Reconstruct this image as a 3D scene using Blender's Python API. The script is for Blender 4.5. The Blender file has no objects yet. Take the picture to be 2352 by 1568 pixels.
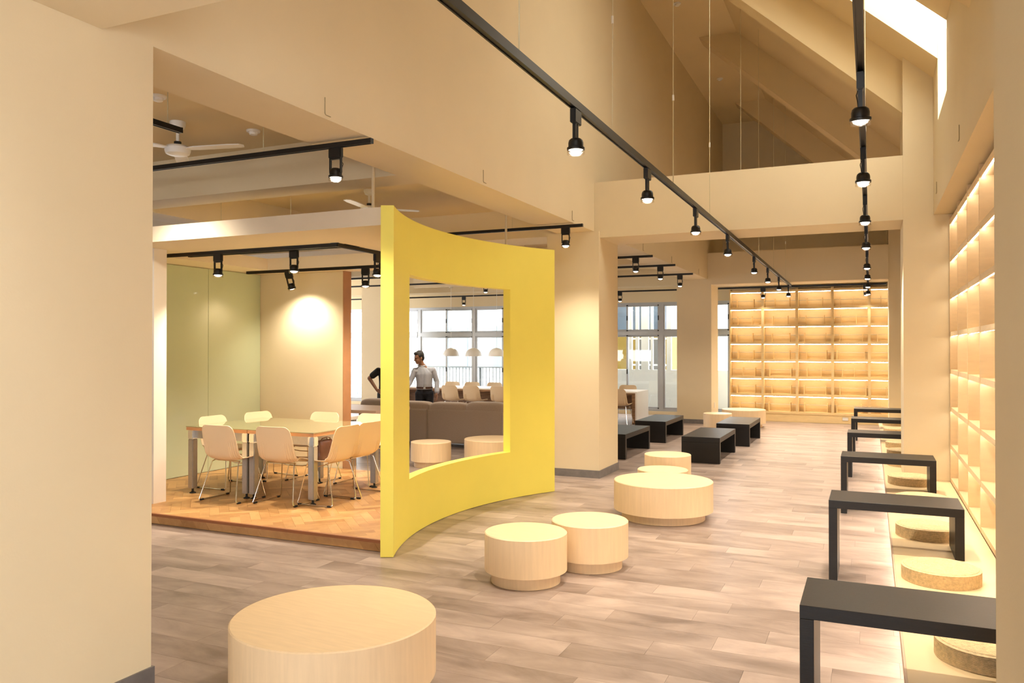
import bpy, bmesh, math, random
from mathutils import Vector, Matrix
random.seed(7)
sc = bpy.context.scene
COL = sc.collection
R = math.radians

# ------------------------------------------------------------------ camera
FPX, VPX, VPY, CAMZ = 1830.0, 2000.0, 798.0, 1.70
YAW = math.atan((VPX - 1176) / FPX); PIT = math.atan((VPY - 784) / FPX)
cd = bpy.data.cameras.new('camera'); cam = bpy.data.objects.new('camera', cd); COL.objects.link(cam)
cd.sensor_width = 36; cd.lens = 36 * FPX / 2352; cd.clip_start = 0.05; cd.clip_end = 200
cam.location = (0, 0, CAMZ); cam.rotation_euler = (R(90) + PIT, 0, YAW)
sc.camera = cam
_f = Vector((-math.sin(YAW) * math.cos(PIT), math.cos(YAW) * math.cos(PIT), math.sin(PIT)))
_r = Vector((math.cos(YAW), math.sin(YAW), 0)); _u = _r.cross(_f)
def proj(p):
    q = Vector(p) - Vector((0, 0, CAMZ)); z = q.dot(_f)
    if z < 0.05: return None
    return (1176 + FPX * q.dot(_r) / z, 784 - FPX * q.dot(_u) / z)
def ray(u, v): return _f + _r * ((u - 1176) / FPX) - _u * ((v - 784) / FPX)

# ------------------------------------------------------------------ world and exposure
wd = bpy.data.worlds.new('overcast_sky'); sc.world = wd; wd.use_nodes = True
bg = wd.node_tree.nodes['Background']; bg.inputs[0].default_value = (0.97, 0.975, 0.98, 1); bg.inputs[1].default_value = 6.5
sc.view_settings.view_transform = 'Standard'; sc.view_settings.look = 'None'
sc.view_settings.exposure = 0.24; sc.view_settings.gamma = 1.0; sc.view_settings.use_curve_mapping = False
SPOT_W = 150.0          # each track spotlight
SPOT_COL = (1.0, 0.885, 0.70)
LED_E = 16.0           # shelf light strips
LED_COL = (1.0, 0.93, 0.80)
sc.cycles.diffuse_bounces = 4; sc.cycles.glossy_bounces = 2; sc.cycles.max_bounces = 6; sc.cycles.use_adaptive_sampling = True; sc.cycles.adaptive_threshold = 0.12; sc.cycles.caustics_reflective = False
sc.cycles.sample_clamp_indirect = 8.0

# ------------------------------------------------------------------ materials
def srgb(r, g, b):
    f = lambda c: (c / 255 / 12.92) if c <= 10 else ((c / 255 + 0.055) / 1.055) ** 2.4
    return (f(r), f(g), f(b), 1)
def mat(name, col, rough=0.5, metal=0.0, spec=0.5, noise=0.0, nscale=8.0, stretch=(1, 1, 1), bump=0.0, bscale=60.0, coat=0.0, sheen=0.0):
    m = bpy.data.materials.new(name); m.use_nodes = True
    nt = m.node_tree; b = nt.nodes['Principled BSDF']
    b.inputs['Base Color'].default_value = col; b.inputs['Roughness'].default_value = rough
    b.inputs['Metallic'].default_value = metal; b.inputs['Specular IOR Level'].default_value = spec
    b.inputs['Coat Weight'].default_value = coat; b.inputs['Coat Roughness'].default_value = 0.06
    if sheen: b.inputs['Sheen Weight'].default_value = sheen
    tc = nt.nodes.new('ShaderNodeTexCoord'); mp = nt.nodes.new('ShaderNodeMapping'); mp.inputs['Scale'].default_value = stretch
    nt.links.new(tc.outputs['Object'], mp.inputs['Vector'])
    if noise:
        n = nt.nodes.new('ShaderNodeTexNoise'); n.inputs['Scale'].default_value = nscale; n.inputs['Detail'].default_value = 6
        nt.links.new(mp.outputs[0], n.inputs['Vector'])
        mr = nt.nodes.new('ShaderNodeMapRange'); mr.inputs['To Min'].default_value = 1 - noise; mr.inputs['To Max'].default_value = 1 + noise
        mr.inputs['From Min'].default_value = 0.25; mr.inputs['From Max'].default_value = 0.75
        nt.links.new(n.outputs['Fac'], mr.inputs['Value'])
        mx = nt.nodes.new('ShaderNodeVectorMath'); mx.operation = 'SCALE'; mx.inputs[0].default_value = col[:3]
        nt.links.new(mr.outputs[0], mx.inputs['Scale']); nt.links.new(mx.outputs[0], b.inputs['Base Color'])
    if bump:
        n2 = nt.nodes.new('ShaderNodeTexNoise'); n2.inputs['Scale'].default_value = bscale; n2.inputs['Detail'].default_value = 4
        nt.links.new(mp.outputs[0], n2.inputs['Vector'])
        bp = nt.nodes.new('ShaderNodeBump'); bp.inputs['Strength'].default_value = bump; bp.inputs['Distance'].default_value = 0.01
        nt.links.new(n2.outputs['Fac'], bp.inputs['Height']); nt.links.new(bp.outputs[0], b.inputs['Normal'])
    return m
def emis(name, col, e):
    m = bpy.data.materials.new(name); m.use_nodes = True; nt = m.node_tree
    b = nt.nodes['Principled BSDF']; b.inputs['Base Color'].default_value = (*col, 1)
    b.inputs['Emission Color'].default_value = (*col, 1); b.inputs['Emission Strength'].default_value = e
    return m
def glass(name, tint, refl=0.08):
    m = bpy.data.materials.new(name); m.use_nodes = True; nt = m.node_tree
    for n in list(nt.nodes): nt.nodes.remove(n)
    out = nt.nodes.new('ShaderNodeOutputMaterial'); mx = nt.nodes.new('ShaderNodeMixShader'); tr = nt.nodes.new('ShaderNodeBsdfTransparent'); gl = nt.nodes.new('ShaderNodeBsdfGlossy')
    tr.inputs[0].default_value = (*tint, 1); gl.inputs['Roughness'].default_value = 0.02; mx.inputs[0].default_value = refl
    nt.links.new(tr.outputs[0], mx.inputs[1]); nt.links.new(gl.outputs[0], mx.inputs[2]); nt.links.new(mx.outputs[0], out.inputs[0])
    return m
def plank_mat(name, c_dark, c_light, rough, island, stretch, grain=0.5, scale=3.0, bump=0.15, pr=0.75):
    """colour varies from piece to piece (object or island random) plus a streaky grain"""
    m = bpy.data.materials.new(name); m.use_nodes = True; nt = m.node_tree; b = nt.nodes['Principled BSDF']
    b.inputs['Roughness'].default_value = rough
    if island: rn = nt.nodes.new('ShaderNodeNewGeometry'); ro = rn.outputs['Random Per Island']
    else: rn = nt.nodes.new('ShaderNodeObjectInfo'); ro = rn.outputs['Random']
    tc = nt.nodes.new('ShaderNodeNewGeometry'); mp = nt.nodes.new('ShaderNodeMapping'); mp.inputs['Scale'].default_value = stretch
    of = nt.nodes.new('ShaderNodeVectorMath'); of.operation = 'ADD'
    cb = nt.nodes.new('ShaderNodeCombineXYZ'); ml = nt.nodes.new('ShaderNodeMath'); ml.operation = 'MULTIPLY'; ml.inputs[1].default_value = 37
    nt.links.new(ro, ml.inputs[0]); nt.links.new(ml.outputs[0], cb.inputs[2])
    nt.links.new(tc.outputs['Position'], mp.inputs[0]); nt.links.new(mp.outputs[0], of.inputs[0]); nt.links.new(cb.outputs[0], of.inputs[1])
    n = nt.nodes.new('ShaderNodeTexNoise'); n.inputs['Scale'].default_value = scale; n.inputs['Detail'].default_value = 9; n.inputs['Roughness'].default_value = 0.62; n.inputs['Distortion'].default_value = 0.6
    nt.links.new(of.outputs[0], n.inputs['Vector'])
    a = nt.nodes.new('ShaderNodeMath'); a.operation = 'MULTIPLY_ADD'; a.inputs[1].default_value = grain * 2.2; a.inputs[2].default_value = -grain * 1.1
    nt.links.new(n.outputs['Fac'], a.inputs[0])
    a2 = nt.nodes.new('ShaderNodeMath'); a2.operation = 'MULTIPLY_ADD'; a2.inputs[1].default_value = pr; a2.inputs[2].default_value = (1 - pr) / 2
    nt.links.new(ro, a2.inputs[0])
    s = nt.nodes.new('ShaderNodeMath'); s.operation = 'ADD'; s.use_clamp = True
    nt.links.new(a.outputs[0], s.inputs[0]); nt.links.new(a2.outputs[0], s.inputs[1])
    mx = nt.nodes.new('ShaderNodeMix'); mx.data_type = 'RGBA'; mx.inputs[6].default_value = c_dark; mx.inputs[7].default_value = c_light
    nt.links.new(s.outputs[0], mx.inputs[0]); nt.links.new(mx.outputs[2], b.inputs['Base Color'])
    bp = nt.nodes.new('ShaderNodeBump'); bp.inputs['Strength'].default_value = bump; bp.inputs['Distance'].default_value = 0.004
    nt.links.new(n.outputs['Fac'], bp.inputs['Height']); nt.links.new(bp.outputs[0], b.inputs['Normal'])
    return m

WALL = mat('cream_paint', (0.725, 0.612, 0.415, 1), 0.75, noise=0.03, nscale=1.2, bump=0.05, bscale=90)
CEIL = mat('ceiling_paint', (0.71, 0.575, 0.35, 1), 0.8, noise=0.03, nscale=1.0)
YEL = mat('yellow_paint', (0.86, 0.745, 0.125, 1), 0.55, noise=0.02, nscale=3)
PALE = mat('pale_birch', (0.75, 0.565, 0.35, 1), 0.42, noise=0.06, nscale=5, stretch=(9, 9, 0.7), bump=0.03, bscale=30)
PALET = mat('pale_birch_top', (0.75, 0.565, 0.35, 1), 0.42, noise=0.06, nscale=5, stretch=(1.2, 10, 1), bump=0.03, bscale=30)
MAPLE = mat('maple_board', (0.76, 0.58, 0.35, 1), 0.5, noise=0.05, nscale=4, stretch=(2, 2, 9))
DECK = mat('platform_laminate', (0.74, 0.56, 0.33, 1), 0.45, noise=0.03, nscale=3)
BLKW = mat('black_stained_oak', (0.0065, 0.005, 0.0045, 1), 0.42, spec=0.38, noise=0.25, nscale=6, stretch=(1, 14, 14), bump=0.06, bscale=20)
BLKM = mat('black_metal', (0.006, 0.006, 0.0065, 1), 0.38, spec=0.4, noise=0.1, nscale=20)
GREEN = mat('green_back_painted_glass', (0.54, 0.60, 0.41, 1), 0.35, coat=1.0, noise=0.02, nscale=2)
BASEB = mat('grey_skirting_tile', (0.17, 0.155, 0.15, 1), 0.4, noise=0.25, nscale=9)
CHROME = mat('chrome', (0.75, 0.74, 0.72, 1), 0.14, metal=1.0, noise=0.04, nscale=30)
STEEL = mat('brushed_steel', (0.42, 0.40, 0.38, 1), 0.38, metal=0.85, noise=0.06, nscale=30)
SHELL = mat('cream_plastic', (0.80, 0.625, 0.41, 1), 0.38, noise=0.02, nscale=5)
RUB = mat('black_rubber', (0.012, 0.012, 0.012, 1), 0.7, noise=0.1, nscale=30)
STRAW = mat('woven_straw', (0.66, 0.49, 0.27, 1), 0.7, noise=0.22, nscale=60, bump=0.5, bscale=160)
WHITE = mat('white_enamel', (0.80, 0.79, 0.76, 1), 0.35, noise=0.02, nscale=6)
LAMW = mat('white_laminate', (0.82, 0.78, 0.74, 1), 0.3, noise=0.02, nscale=6)
ZEBR = mat('striped_walnut', (0.24, 0.125, 0.06, 1), 0.4, noise=0.6, nscale=3, stretch=(1, 1, 22))
OAKE = mat('table_edge_beech', (0.55, 0.27, 0.12, 1), 0.45, noise=0.2, nscale=4, stretch=(2, 2, 20))
SOFA = mat('taupe_fabric', (0.42, 0.335, 0.275, 1), 0.9, noise=0.06, nscale=60, bump=0.2, bscale=240, sheen=0.3)
SOFAL = mat('pale_fabric', (0.62, 0.50, 0.41, 1), 0.9, noise=0.05, nscale=60, bump=0.2, bscale=240)
ALU = mat('anodised_aluminium', (0.46, 0.48, 0.51, 1), 0.4, metal=0.5, noise=0.03, nscale=12)
PANE = glass('window_glass', (0.94, 0.97, 0.98), 0.07)
FROST = glass('skylight_glass', (0.99, 0.97, 0.90), 0.03)
TOPGL = mat('tinted_table_glass', (0.30, 0.27, 0.12, 1), 0.04, spec=0.9, coat=1.0, noise=0.02, nscale=3)
NOSE = mat('red_brown_nosing', (0.26, 0.085, 0.025, 1), 0.45, noise=0.15, nscale=4, stretch=(0.5, 20, 20))
HOOK = mat('painted_hook', (0.34, 0.27, 0.14, 1), 0.6, noise=0.05, nscale=30)
WIRE = mat('pale_wire', (0.62, 0.55, 0.36, 1), 0.5, noise=0.05, nscale=40)
RIM = glass('lamp_rim_glass', (0.97, 0.95, 0.92), 0.12)
LEDM = emis('light_strip', LED_COL, LED_E)
LEDE = emis('end_light_strip', (1.0, 0.91, 0.76), 25.0)
LEDF = emis('floor_light_strip', (1.0, 0.96, 0.92), 30.0)
LENS = emis('lamp_lens', (1.0, 0.95, 0.86), 14.0); LENS.cycles.emission_sampling = 'NONE'   # the beam itself comes from the spot light in each lamp
CORE = mat('floor_screed', (0.13, 0.11, 0.10, 1), 0.8, noise=0.1, nscale=8)
F_D, F_L = (0.165, 0.118, 0.098, 1), (0.43, 0.335, 0.29, 1)
FLA = plank_mat('stone_plank', F_D, F_L, 0.36, False, (0.9, 2.3, 1), 0.95, 1.9, 0.2, 0.42)
FLB = plank_mat('stone_plank_far', F_D, F_L, 0.36, True, (0.9, 2.3, 1), 0.95, 1.9, 0.2, 0.42)
H_D, H_L = (0.33, 0.15, 0.045, 1), (0.60, 0.335, 0.13, 1)
HBA = plank_mat('herringbone_oak', H_D, H_L, 0.38, False, (5, 5, 5), 0.45, 2.0, 0.1, 0.75)
HBB = plank_mat('herringbone_oak_rest', H_D, H_L, 0.38, True, (5, 5, 5), 0.45, 2.0, 0.1, 0.75)

# ------------------------------------------------------------------ mesh builder
class MB:
    def __init__(s): s.v = []; s.f = []; s.sm = []
    def add(s, vs, fs, smooth=False):
        n = len(s.v); s.v += [tuple(p) for p in vs]; s.f += [tuple(i + n for i in f) for f in fs]; s.sm += [smooth] * len(fs); return s
    def box(s, x0, x1, y0, y1, z0, z1):
        return s.add([(x0, y0, z0), (x1, y0, z0), (x1, y1, z0), (x0, y1, z0), (x0, y0, z1), (x1, y0, z1), (x1, y1, z1), (x0, y1, z1)],
                     [(0, 3, 2, 1), (4, 5, 6, 7), (0, 1, 5, 4), (1, 2, 6, 5), (2, 3, 7, 6), (3, 0, 4, 7)])
    def prism(s, poly, z0, z1):          # poly in xy, counter-clockwise
        n = len(poly)
        return s.add([(x, y, z0) for x, y in poly] + [(x, y, z1) for x, y in poly],
                     [tuple(range(n - 1, -1, -1)), tuple(range(n, 2 * n))] + [(i, (i + 1) % n, n + (i + 1) % n, n + i) for i in range(n)])
    def prism_y(s, poly, y0, y1):        # poly in xz
        n = len(poly)
        return s.add([(x, y0, z) for x, z in poly] + [(x, y1, z) for x, z in poly],
                     [tuple(range(n)), tuple(range(2 * n - 1, n - 1, -1))] + [(i, n + i, n + (i + 1) % n, (i + 1) % n) for i in range(n)])
    def lathe(s, prof, c=(0, 0, 0), seg=32, caps=True):
        n = len(prof); vs = []; fs = []
        for r, z in prof:
            for k in range(seg):
                a = 2 * math.pi * k / seg; vs.append((c[0] + r * math.cos(a), c[1] + r * math.sin(a), c[2] + z))
        for i in range(n - 1):
            for k in range(seg):
                k2 = (k + 1) % seg; fs.append((i * seg + k, i * seg + k2, (i + 1) * seg + k2, (i + 1) * seg + k))
        if caps: fs += [tuple(range(seg - 1, -1, -1)), tuple(range((n - 1) * seg, n * seg))]
        return s.add(vs, fs, True)
    def tube(s, path, r, seg=8, caps=True):
        P = [Vector(p) for p in path]; vs = []; fs = []; up = Vector((0, 0, 1)); prev = None
        for i, p in enumerate(P):
            d = ((P[min(i + 1, len(P) - 1)] - p).normalized() + (p - P[max(i - 1, 0)]).normalized())
            d = d.normalized() if d.length > 1e-6 else Vector((0, 0, 1))
            if prev is None: a = d.cross(up) if abs(d.dot(up)) < 0.95 else d.cross(Vector((1, 0, 0)))
            else: a = prev - d * prev.dot(d)
            a.normalize(); prev = a; b = d.cross(a); rr = r[i] if isinstance(r, (list, tuple)) else r
            for k in range(seg):
                t = 2 * math.pi * k / seg; vs.append(p + a * (rr * math.cos(t)) + b * (rr * math.sin(t)))
        for i in range(len(P) - 1):
            for k in range(seg):
                k2 = (k + 1) % seg; fs.append((i * seg + k, (i + 1) * seg + k, (i + 1) * seg + k2, i * seg + k2))
        if caps: fs += [tuple(range(seg)), tuple(range((len(P) - 1) * seg + seg - 1, (len(P) - 1) * seg - 1, -1))]
        return s.add(vs, fs, True)
    def ell(s, c, r, seg=16, rings=10, rot=None):
        vs = []; fs = []
        for i in range(rings + 1):
            t = math.pi * i / rings
            for k in range(seg):
                a = 2 * math.pi * k / seg
                p = Vector((r[0] * math.sin(t) * math.cos(a), r[1] * math.sin(t) * math.sin(a), r[2] * math.cos(t)))
                if rot: p = rot @ p
                vs.append(Vector(c) + p)
        for i in range(rings):
            for k in range(seg):
                k2 = (k + 1) % seg; fs.append((i * seg + k, (i + 1) * seg + k, (i + 1) * seg + k2, i * seg + k2))
        return s.add(vs, fs, True)
    def mesh(s, name, m, bevel=0.0, bseg=2):
        me = bpy.data.meshes.new(name); me.from_pydata(s.v, [], s.f)
        if any(s.sm): me.polygons.foreach_set('use_smooth', s.sm)
        if bevel or any(s.sm):
            bm = bmesh.new(); bm.from_mesh(me)
            bmesh.ops.remove_doubles(bm, verts=bm.verts, dist=1e-5)
            if bevel: bmesh.ops.bevel(bm, geom=[e for e in bm.edges if len(e.link_faces) == 2 and e.calc_face_angle(0) > 0.5], offset=bevel, segments=bseg, affect='EDGES', clamp_overlap=True)
            bmesh.ops.recalc_face_normals(bm, faces=bm.faces)
            bm.to_mesh(me); bm.free()
        if any(s.sm): me.set_sharp_from_angle(angle=R(38))
        me.materials.append(m); return me
    def build(s, name, m, parent=None, loc=(0, 0, 0), bevel=0.0, bseg=2):
        return link(name, s.mesh(name, m, bevel, bseg), parent, loc)
def link(name, me, parent=None, loc=(0, 0, 0), rz=0):
    o = bpy.data.objects.new(name, me); COL.objects.link(o); o.location = loc; o.rotation_euler.z = rz
    if parent: o.parent = parent
    return o
def tag(o, label, cat, group=None, kind=None):
    o['label'] = label; o['category'] = cat
    if group: o['group'] = group
    if kind: o['kind'] = kind
    return o
def root(name, label, cat, loc=(0, 0, 0), rz=0, group=None, kind=None):
    return tag(link(name, None, None, loc, rz), label, cat, group, kind)
def copy_tree(o, parent=None):
    c = o.copy(); COL.objects.link(c); c.parent = parent
    for ch in list(o.children): copy_tree(ch, c)
    return c
def box(name, m, x0, x1, y0, y1, z0, z1, parent=None, bevel=0.0):
    return MB().box(x0, x1, y0, y1, z0, z1).build(name, m, parent, bevel=bevel)
def struct(name, mb, m, label, cat, bevel=0.0):
    return tag(mb.build(name, m, bevel=bevel), label, cat, kind='structure')
ORD = ['nearest', 'second', 'third', 'fourth', 'fifth', 'sixth', 'seventh', 'eighth', 'ninth', 'tenth']

# ------------------------------------------------------------------ key dimensions (metres; camera stands at x = 0, y = 0)
XL, XLI = -3.30, -3.81          # nave face and aisle face of the left upper wall
XR, XB = 0.64, 0.79             # right upper wall, bookcase front
ZB, ZC, ZT = 3.22, 3.62, 7.17   # wall soffit, aisle ceiling, nave flat ceiling
YE = 19.9                       # end wall
EAVE = 4.69; XJ = -2.10; SL = (ZT - EAVE) / (XR - XJ)
SLOTS = [(0.2, 1.25), (8.25, 9.30)]

# ------------------------------------------------------------------ floor
fl = struct('floor', MB().box(-16, 2, -6, 24, -0.25, -0.004), CORE, 'grey brown stone look plank floor running through the whole hall', 'floor')
PW, PLn = 0.22, 0.96
cand = []
ny = int(26 / PW)
for j in range(ny):
    y0 = -6 + j * PW; off = (j * 0.37 % 1) * PLn + random.uniform(-.1, .1)
    for i in range(-1, 19):
        x0 = -16 + i * PLn + off; x1 = x0 + PLn
        if x0 > 1.1 or x1 < -16 or x1 > 1.4: continue
        cand.append((x0, x1, y0, y0 + PW))
def parea(q):
    ps = [proj((x, y, 0)) for x, y in ((q[0], q[2]), (q[1], q[2]), (q[1], q[3]), (q[0], q[3]))]
    if any(p is None for p in ps): return 0
    cx = sum(p[0] for p in ps) / 4; cy = sum(p[1] for p in ps) / 4
    if not (-60 < cx < 2330 and cy < 1640): return 0
    mx, my = (q[0] + q[1]) / 2, (q[2] + q[3]) / 2
    if mx > 0.5: return 0
    if mx < -3.6 and not (my < 5.6 and mx > -6.9): return 0
    if mx < -3.4 and my < 3.1: return 0
    return abs(sum(ps[i][0] * ps[(i + 1) % 4][1] - ps[(i + 1) % 4][0] * ps[i][1] for i in range(4))) / 2
cand.sort(key=parea, reverse=True)
g = 0.0006
pme = MB().box(-PLn / 2 + g, PLn / 2 - g, -PW / 2 + g, PW / 2 - g, -0.02, 0).mesh('floor_plank', FLA)
for q in cand[:300]:
    link('floor_plank', pme, fl, ((q[0] + q[1]) / 2, (q[2] + q[3]) / 2, 0))
rest = MB()
for q in cand[300:]: rest.box(q[0] + g, q[1] - g, q[2] + g, q[3] - g, -0.02, 0)
o = rest.build('floor_planks_beyond', FLB, fl); o['kind'] = 'stuff'

# ------------------------------------------------------------------ walls, roof, beams
struct('wall_left', MB().box(XLI, XL, -6, YE, ZB, ZT + 0.2), WALL, 'tall cream upper wall above the left row of columns', 'wall')
mb = MB().box(XR, 1.35, -6, YE, 3.17, 4.05); ys = [-6] + [v for s in SLOTS for v in s] + [YE]
for a, b in zip(ys[0::2], ys[1::2]): mb.box(XR, 0.95, a, b, 4.05, EAVE + 0.3)
struct('wall_right', mb, WALL, 'cream upper wall over the lit bookcase, cut by a corner skylight', 'wall')
struct('wall_alcove', MB().box(1.16, 1.35, 1.8, YE, 0, 3.17).box(1.16, 1.35, -6, 1.8, 0, 1.0).box(1.16, 1.35, -6, 1.8, 2.35, 3.17), WALL, 'wall behind the lit bookcase and cushion platform', 'wall')
mb = MB().box(-3.9, XJ, -6, YE, ZT, ZT + 0.2)
for a, b in zip(ys[0::2], ys[1::2]): mb.prism_y([(XJ, ZT), (XR - .001, EAVE), (XR - .001, EAVE + 0.3), (XJ, ZT + 0.3)], a, b)
for a, b in SLOTS:   # above each slot the slope stays closed near the ridge
    xs = -1.2; mb.prism_y([(XJ, ZT), (xs, EAVE + (XR - xs) * SL), (xs, EAVE + (XR - xs) * SL + 0.3), (XJ, ZT + 0.3)], a, b)
struct('ceiling', mb, CEIL, 'high cream ceiling sloping down to the right wall', 'ceiling')
for i, (a, b) in enumerate(SLOTS[1:2]):
    w = tag(link('window_9', None), 'bright corner skylight slot wrapping from sloped ceiling down right wall', 'skylight', kind='structure')
    MB().box(XR + 0.22, XR + 0.235, a - 0.05, b + 0.05, 4.0, EAVE - 0.02).build('pane', FROST, w)
    xs = -1.25
    MB().prism_y([(xs, EAVE + (XR - xs) * SL + 0.22), (XR + 0.25, EAVE - 0.006), (XR + 0.25, EAVE + 0.014), (xs, EAVE + (XR - xs) * SL + 0.24)], a - 0.05, b + 0.05).build('pane', FROST, w)
RD = 0.59
for k, y in enumerate((2.0, 6.02, 10.10, 14.15, 18.25)):
    p = [(XJ - RD / SL, ZT), (XR, EAVE - RD), (XR, EAVE + 0.05), (XJ, ZT + 0.05), (XJ - RD / SL, ZT + 0.05)]
    struct('rafter', MB().prism_y(p, y, y + 0.42), CEIL, f'sloping cream roof rafter, {["above the near beam, out of sight","nearest in view","second in view above the first cross beam","third in view","farthest, by the gable wall"][k]}', 'rafter')
for k, (a, b, z0, z1) in enumerate(((1.75, 2.62, 3.20, 3.95), (9.95, 10.75, 3.135, 3.86), (17.92, 18.7, 3.10, 3.80))):
    struct('cross_beam', MB().box(XL + .001, 0.334, a, b, z0, z1), WALL, ['cream beam right overhead at the upper left corner', 'wide cream cross beam over the middle of the hall', 'farther cream cross beam just in front of the end shelves'][k], 'beam')
for k, (a, b, x0) in enumerate(((1.85, 2.915, -3.95), (9.92, 10.76, -3.95), (17.93, 18.78, -3.99))):
    r_ = XL if k == 0 else -3.225
    struct('column', MB().box(x0, r_, a, b, 0, ZB if k else ZB), WALL, ['broad cream column filling the left edge', 'cream column right of the yellow frame', 'distant cream column beside the low black tables'][k], 'column')
    struct('baseboard_left', MB().box(x0 - .012, r_ + .012, a - .012, b + .012, 0, 0.10), BASEB, ['grey tiled skirting round the broad left column', 'grey tiled skirting round the column by the yellow frame', 'grey tiled skirting round the distant column'][k], 'skirting')
for k, (a, b) in enumerate(((1.80, 2.74), (9.95, 10.85), (17.95, 18.8))):
    struct('column', MB().box(0.335, XR - .001, a, b, 0, 5.0).box(XR - .001, 1.158, a, b, 0, 3.169), WALL, ['cream pier closing the right edge', 'cream pier at the far end of the lit bookcase', 'distant cream pier beside the end shelves'][k], 'column')
struct('column', MB().box(-12.5, -11.65, 17.9, 18.7, 0, ZC), WALL, 'beige column far back by the windows, left of the yellow frame', 'column')
# aisle
struct('ceiling_aisle', MB().box(-16, XLI + 0.02, -6, YE, ZC, ZC + 0.2), CEIL, 'lower cream ceiling over the left side rooms', 'ceiling')
for k, (a, b) in enumerate(((1.9, 2.6), (5.98, 6.36), (10.15, 10.85), (14.1, 14.6), (19.25, YE))):
    struct('aisle_beam', MB().box(-15.9, XLI, a, b, ZB, ZC), WALL, ['cream ceiling beam before the meeting corner', 'cream ceiling beam right above the meeting corner', 'cream ceiling beam behind the meeting corner', 'cream ceiling beam over the sofas', 'cream ceiling beam along the end windows'][k], 'beam')
struct('aisle_beam', MB().box(-7.80, -7.36, -6, YE, ZB + 0.002, ZC), WALL, 'cream lengthwise ceiling beam over the meeting corner', 'beam')
struct('wall_far_left', MB().box(-16, -15.8, -6, YE, 0, 0.9).box(-16, -15.8, -6, YE, 2.9, ZC).box(-16, -15.8, -6, 10, 0.9, 2.9), WALL, 'far left outer wall with a long window band', 'wall')
struct('wall_hall_front', MB().box(XLI, 1.35, -6.2, -6, 2.25, ZT + .3), WALL, 'closing wall of the hall behind the camera', 'wall')
struct('wall_front', MB().box(-16, XLI, -6.2, -6, 0, 0.9).box(-16, XLI, -6.2, -6, 1.55, ZC), WALL, 'closing wall of the side room behind the camera', 'wall')
XW0, XW1, ZS, ZW = -15.4, -3.10, 0.09, 2.85
mb = MB().box(-16, 1.35, YE, YE + 0.2, ZW, ZT + 0.4).box(-16, XW0, YE, YE + 0.2, 0, ZW).box(XW1, 1.35, YE, YE + 0.2, 0, ZW).box(XW0, XW1, YE, YE + 0.2, 0, ZS)
struct('wall_back', mb, WALL, 'end wall with a long row of windows and the shelves', 'wall')

# windows in the end wall
def window(n, x0, x1, label):
    w = tag(link(f'window_{n}', None, None, (x0, YE + 0.03, ZS)), label, 'window', kind='structure')
    W, H = x1 - x0, ZW - ZS; t = 0.055; zt = 1.93
    MB().box(0, t, 0, .11, 0, H).box(W - t, W, 0, .11, 0, H).box(t, W - t, 0, .11, 0, t).box(t, W - t, 0, .11, H - t, H).box(t, W - t, -.01, .12, zt, zt + 0.10).build('window_frame', ALU, w)
    s = 0.045
    for (za, zb) in ((t, zt), (zt + 0.10, H - t)):
        for k in range(2):
            a = t if k == 0 else W / 2 - s / 2; b = W / 2 + s / 2 if k == 0 else W - t; y = 0.02 + 0.04 * k
            sa = MB().box(a, a + s, y, y + .03, za, zb).box(b - s, b, y, y + .03, za, zb).box(a + s, b - s, y, y + .03, za, za + s).box(a + s, b - s, y, y + .03, zb - s, zb).build('sash', ALU, w)
            MB().box(a + s, b - s, y + .012, y + .018, za + s, zb - s).build('pane', PANE, sa)
            if zb > 2.2 or k == 0: MB().box(b - s * .8, b - s * .25, y - .02, y, (za + zb) / 2 - .06, (za + zb) / 2 + .06).build('latch', RUB, sa)
            MB().box(b - s, b, y - .006, y, zb - .03, zb).box(b - s, b, y - .006, y, za, za + .03).build('corner_stop', RUB, sa)
wl = ['leftmost aluminium window past the beige wall', 'aluminium window behind the beige far column', 'aluminium window behind the man in the shirt', 'aluminium window behind the pendant lamps', 'aluminium window hidden behind the yellow frame', 'aluminium window by the white slab table end', 'aluminium window beside the end shelves']
wx = -15.45; n = 1
for k in range(7):
    a = -15.46 + 1.77 * k
    window(n, a, min(a + 1.77, XW1) , wl[k]); n += 1

# ------------------------------------------------------------------ outside
struct('terrace', MB().box(-30, 8, YE + 0.2, 32, -0.4, -0.05), mat('terrace_paving', (0.90, 0.90, 0.90, 1), 0.7, noise=0.05, nscale=3), 'pale terrace outside the end windows', 'terrace')
WPL = mat('white_render', (0.92, 0.93, 0.93, 1), 0.7, noise=0.02, nscale=2)
struct('parapet', MB().box(-7.2, -2.4, 21.3, 21.45, -0.05, 1.10), WPL, 'white parapet outside the window beside the distant column', 'parapet')
sp_ = root('post_screen', 'white screen of upright posts on the parapet outside the right windows', 'screen', (0, 0, 0))
for a, b in ((-6.10, -5.98), (-5.88, -5.80), (-5.72, -5.52), (-5.46, -5.40), (-5.26, -5.20), (-5.02, -4.90)):
    MB().box(a, b, 21.30, 21.40, 1.1005, 3.6).build('post', WPL, sp_)
for z in (1.20, 1.92): MB().box(-6.1, -4.9, 21.402, 21.44, z, z + .05).build('rail', WPL, sp_)
bd = root('neighbour_building', 'ochre and grey house front seen between the white posts', 'building', (-7.0, 25.0, 0))
MB().box(-0.6, 1.1, 0, 2, -0.05, 2.05).build('wall', mat('ochre_wall', (0.20, 0.13, 0.015, 1), 0.7, noise=0.05, nscale=3), bd)
MB().box(0.25, 1.05, -0.05, -.001, -0.05, 1.95).build('door', mat('grey_shutter', (0.10, 0.10, 0.095, 1), 0.5, noise=0.1, nscale=3, stretch=(1, 1, 20)), bd)
MB().box(-0.6, 1.1, 0, 2, 2.051, 4.6).build('upper_wall', mat('slate_glazing', (0.08, 0.11, 0.15, 1), 0.25, noise=0.4, nscale=2), bd)
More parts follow.
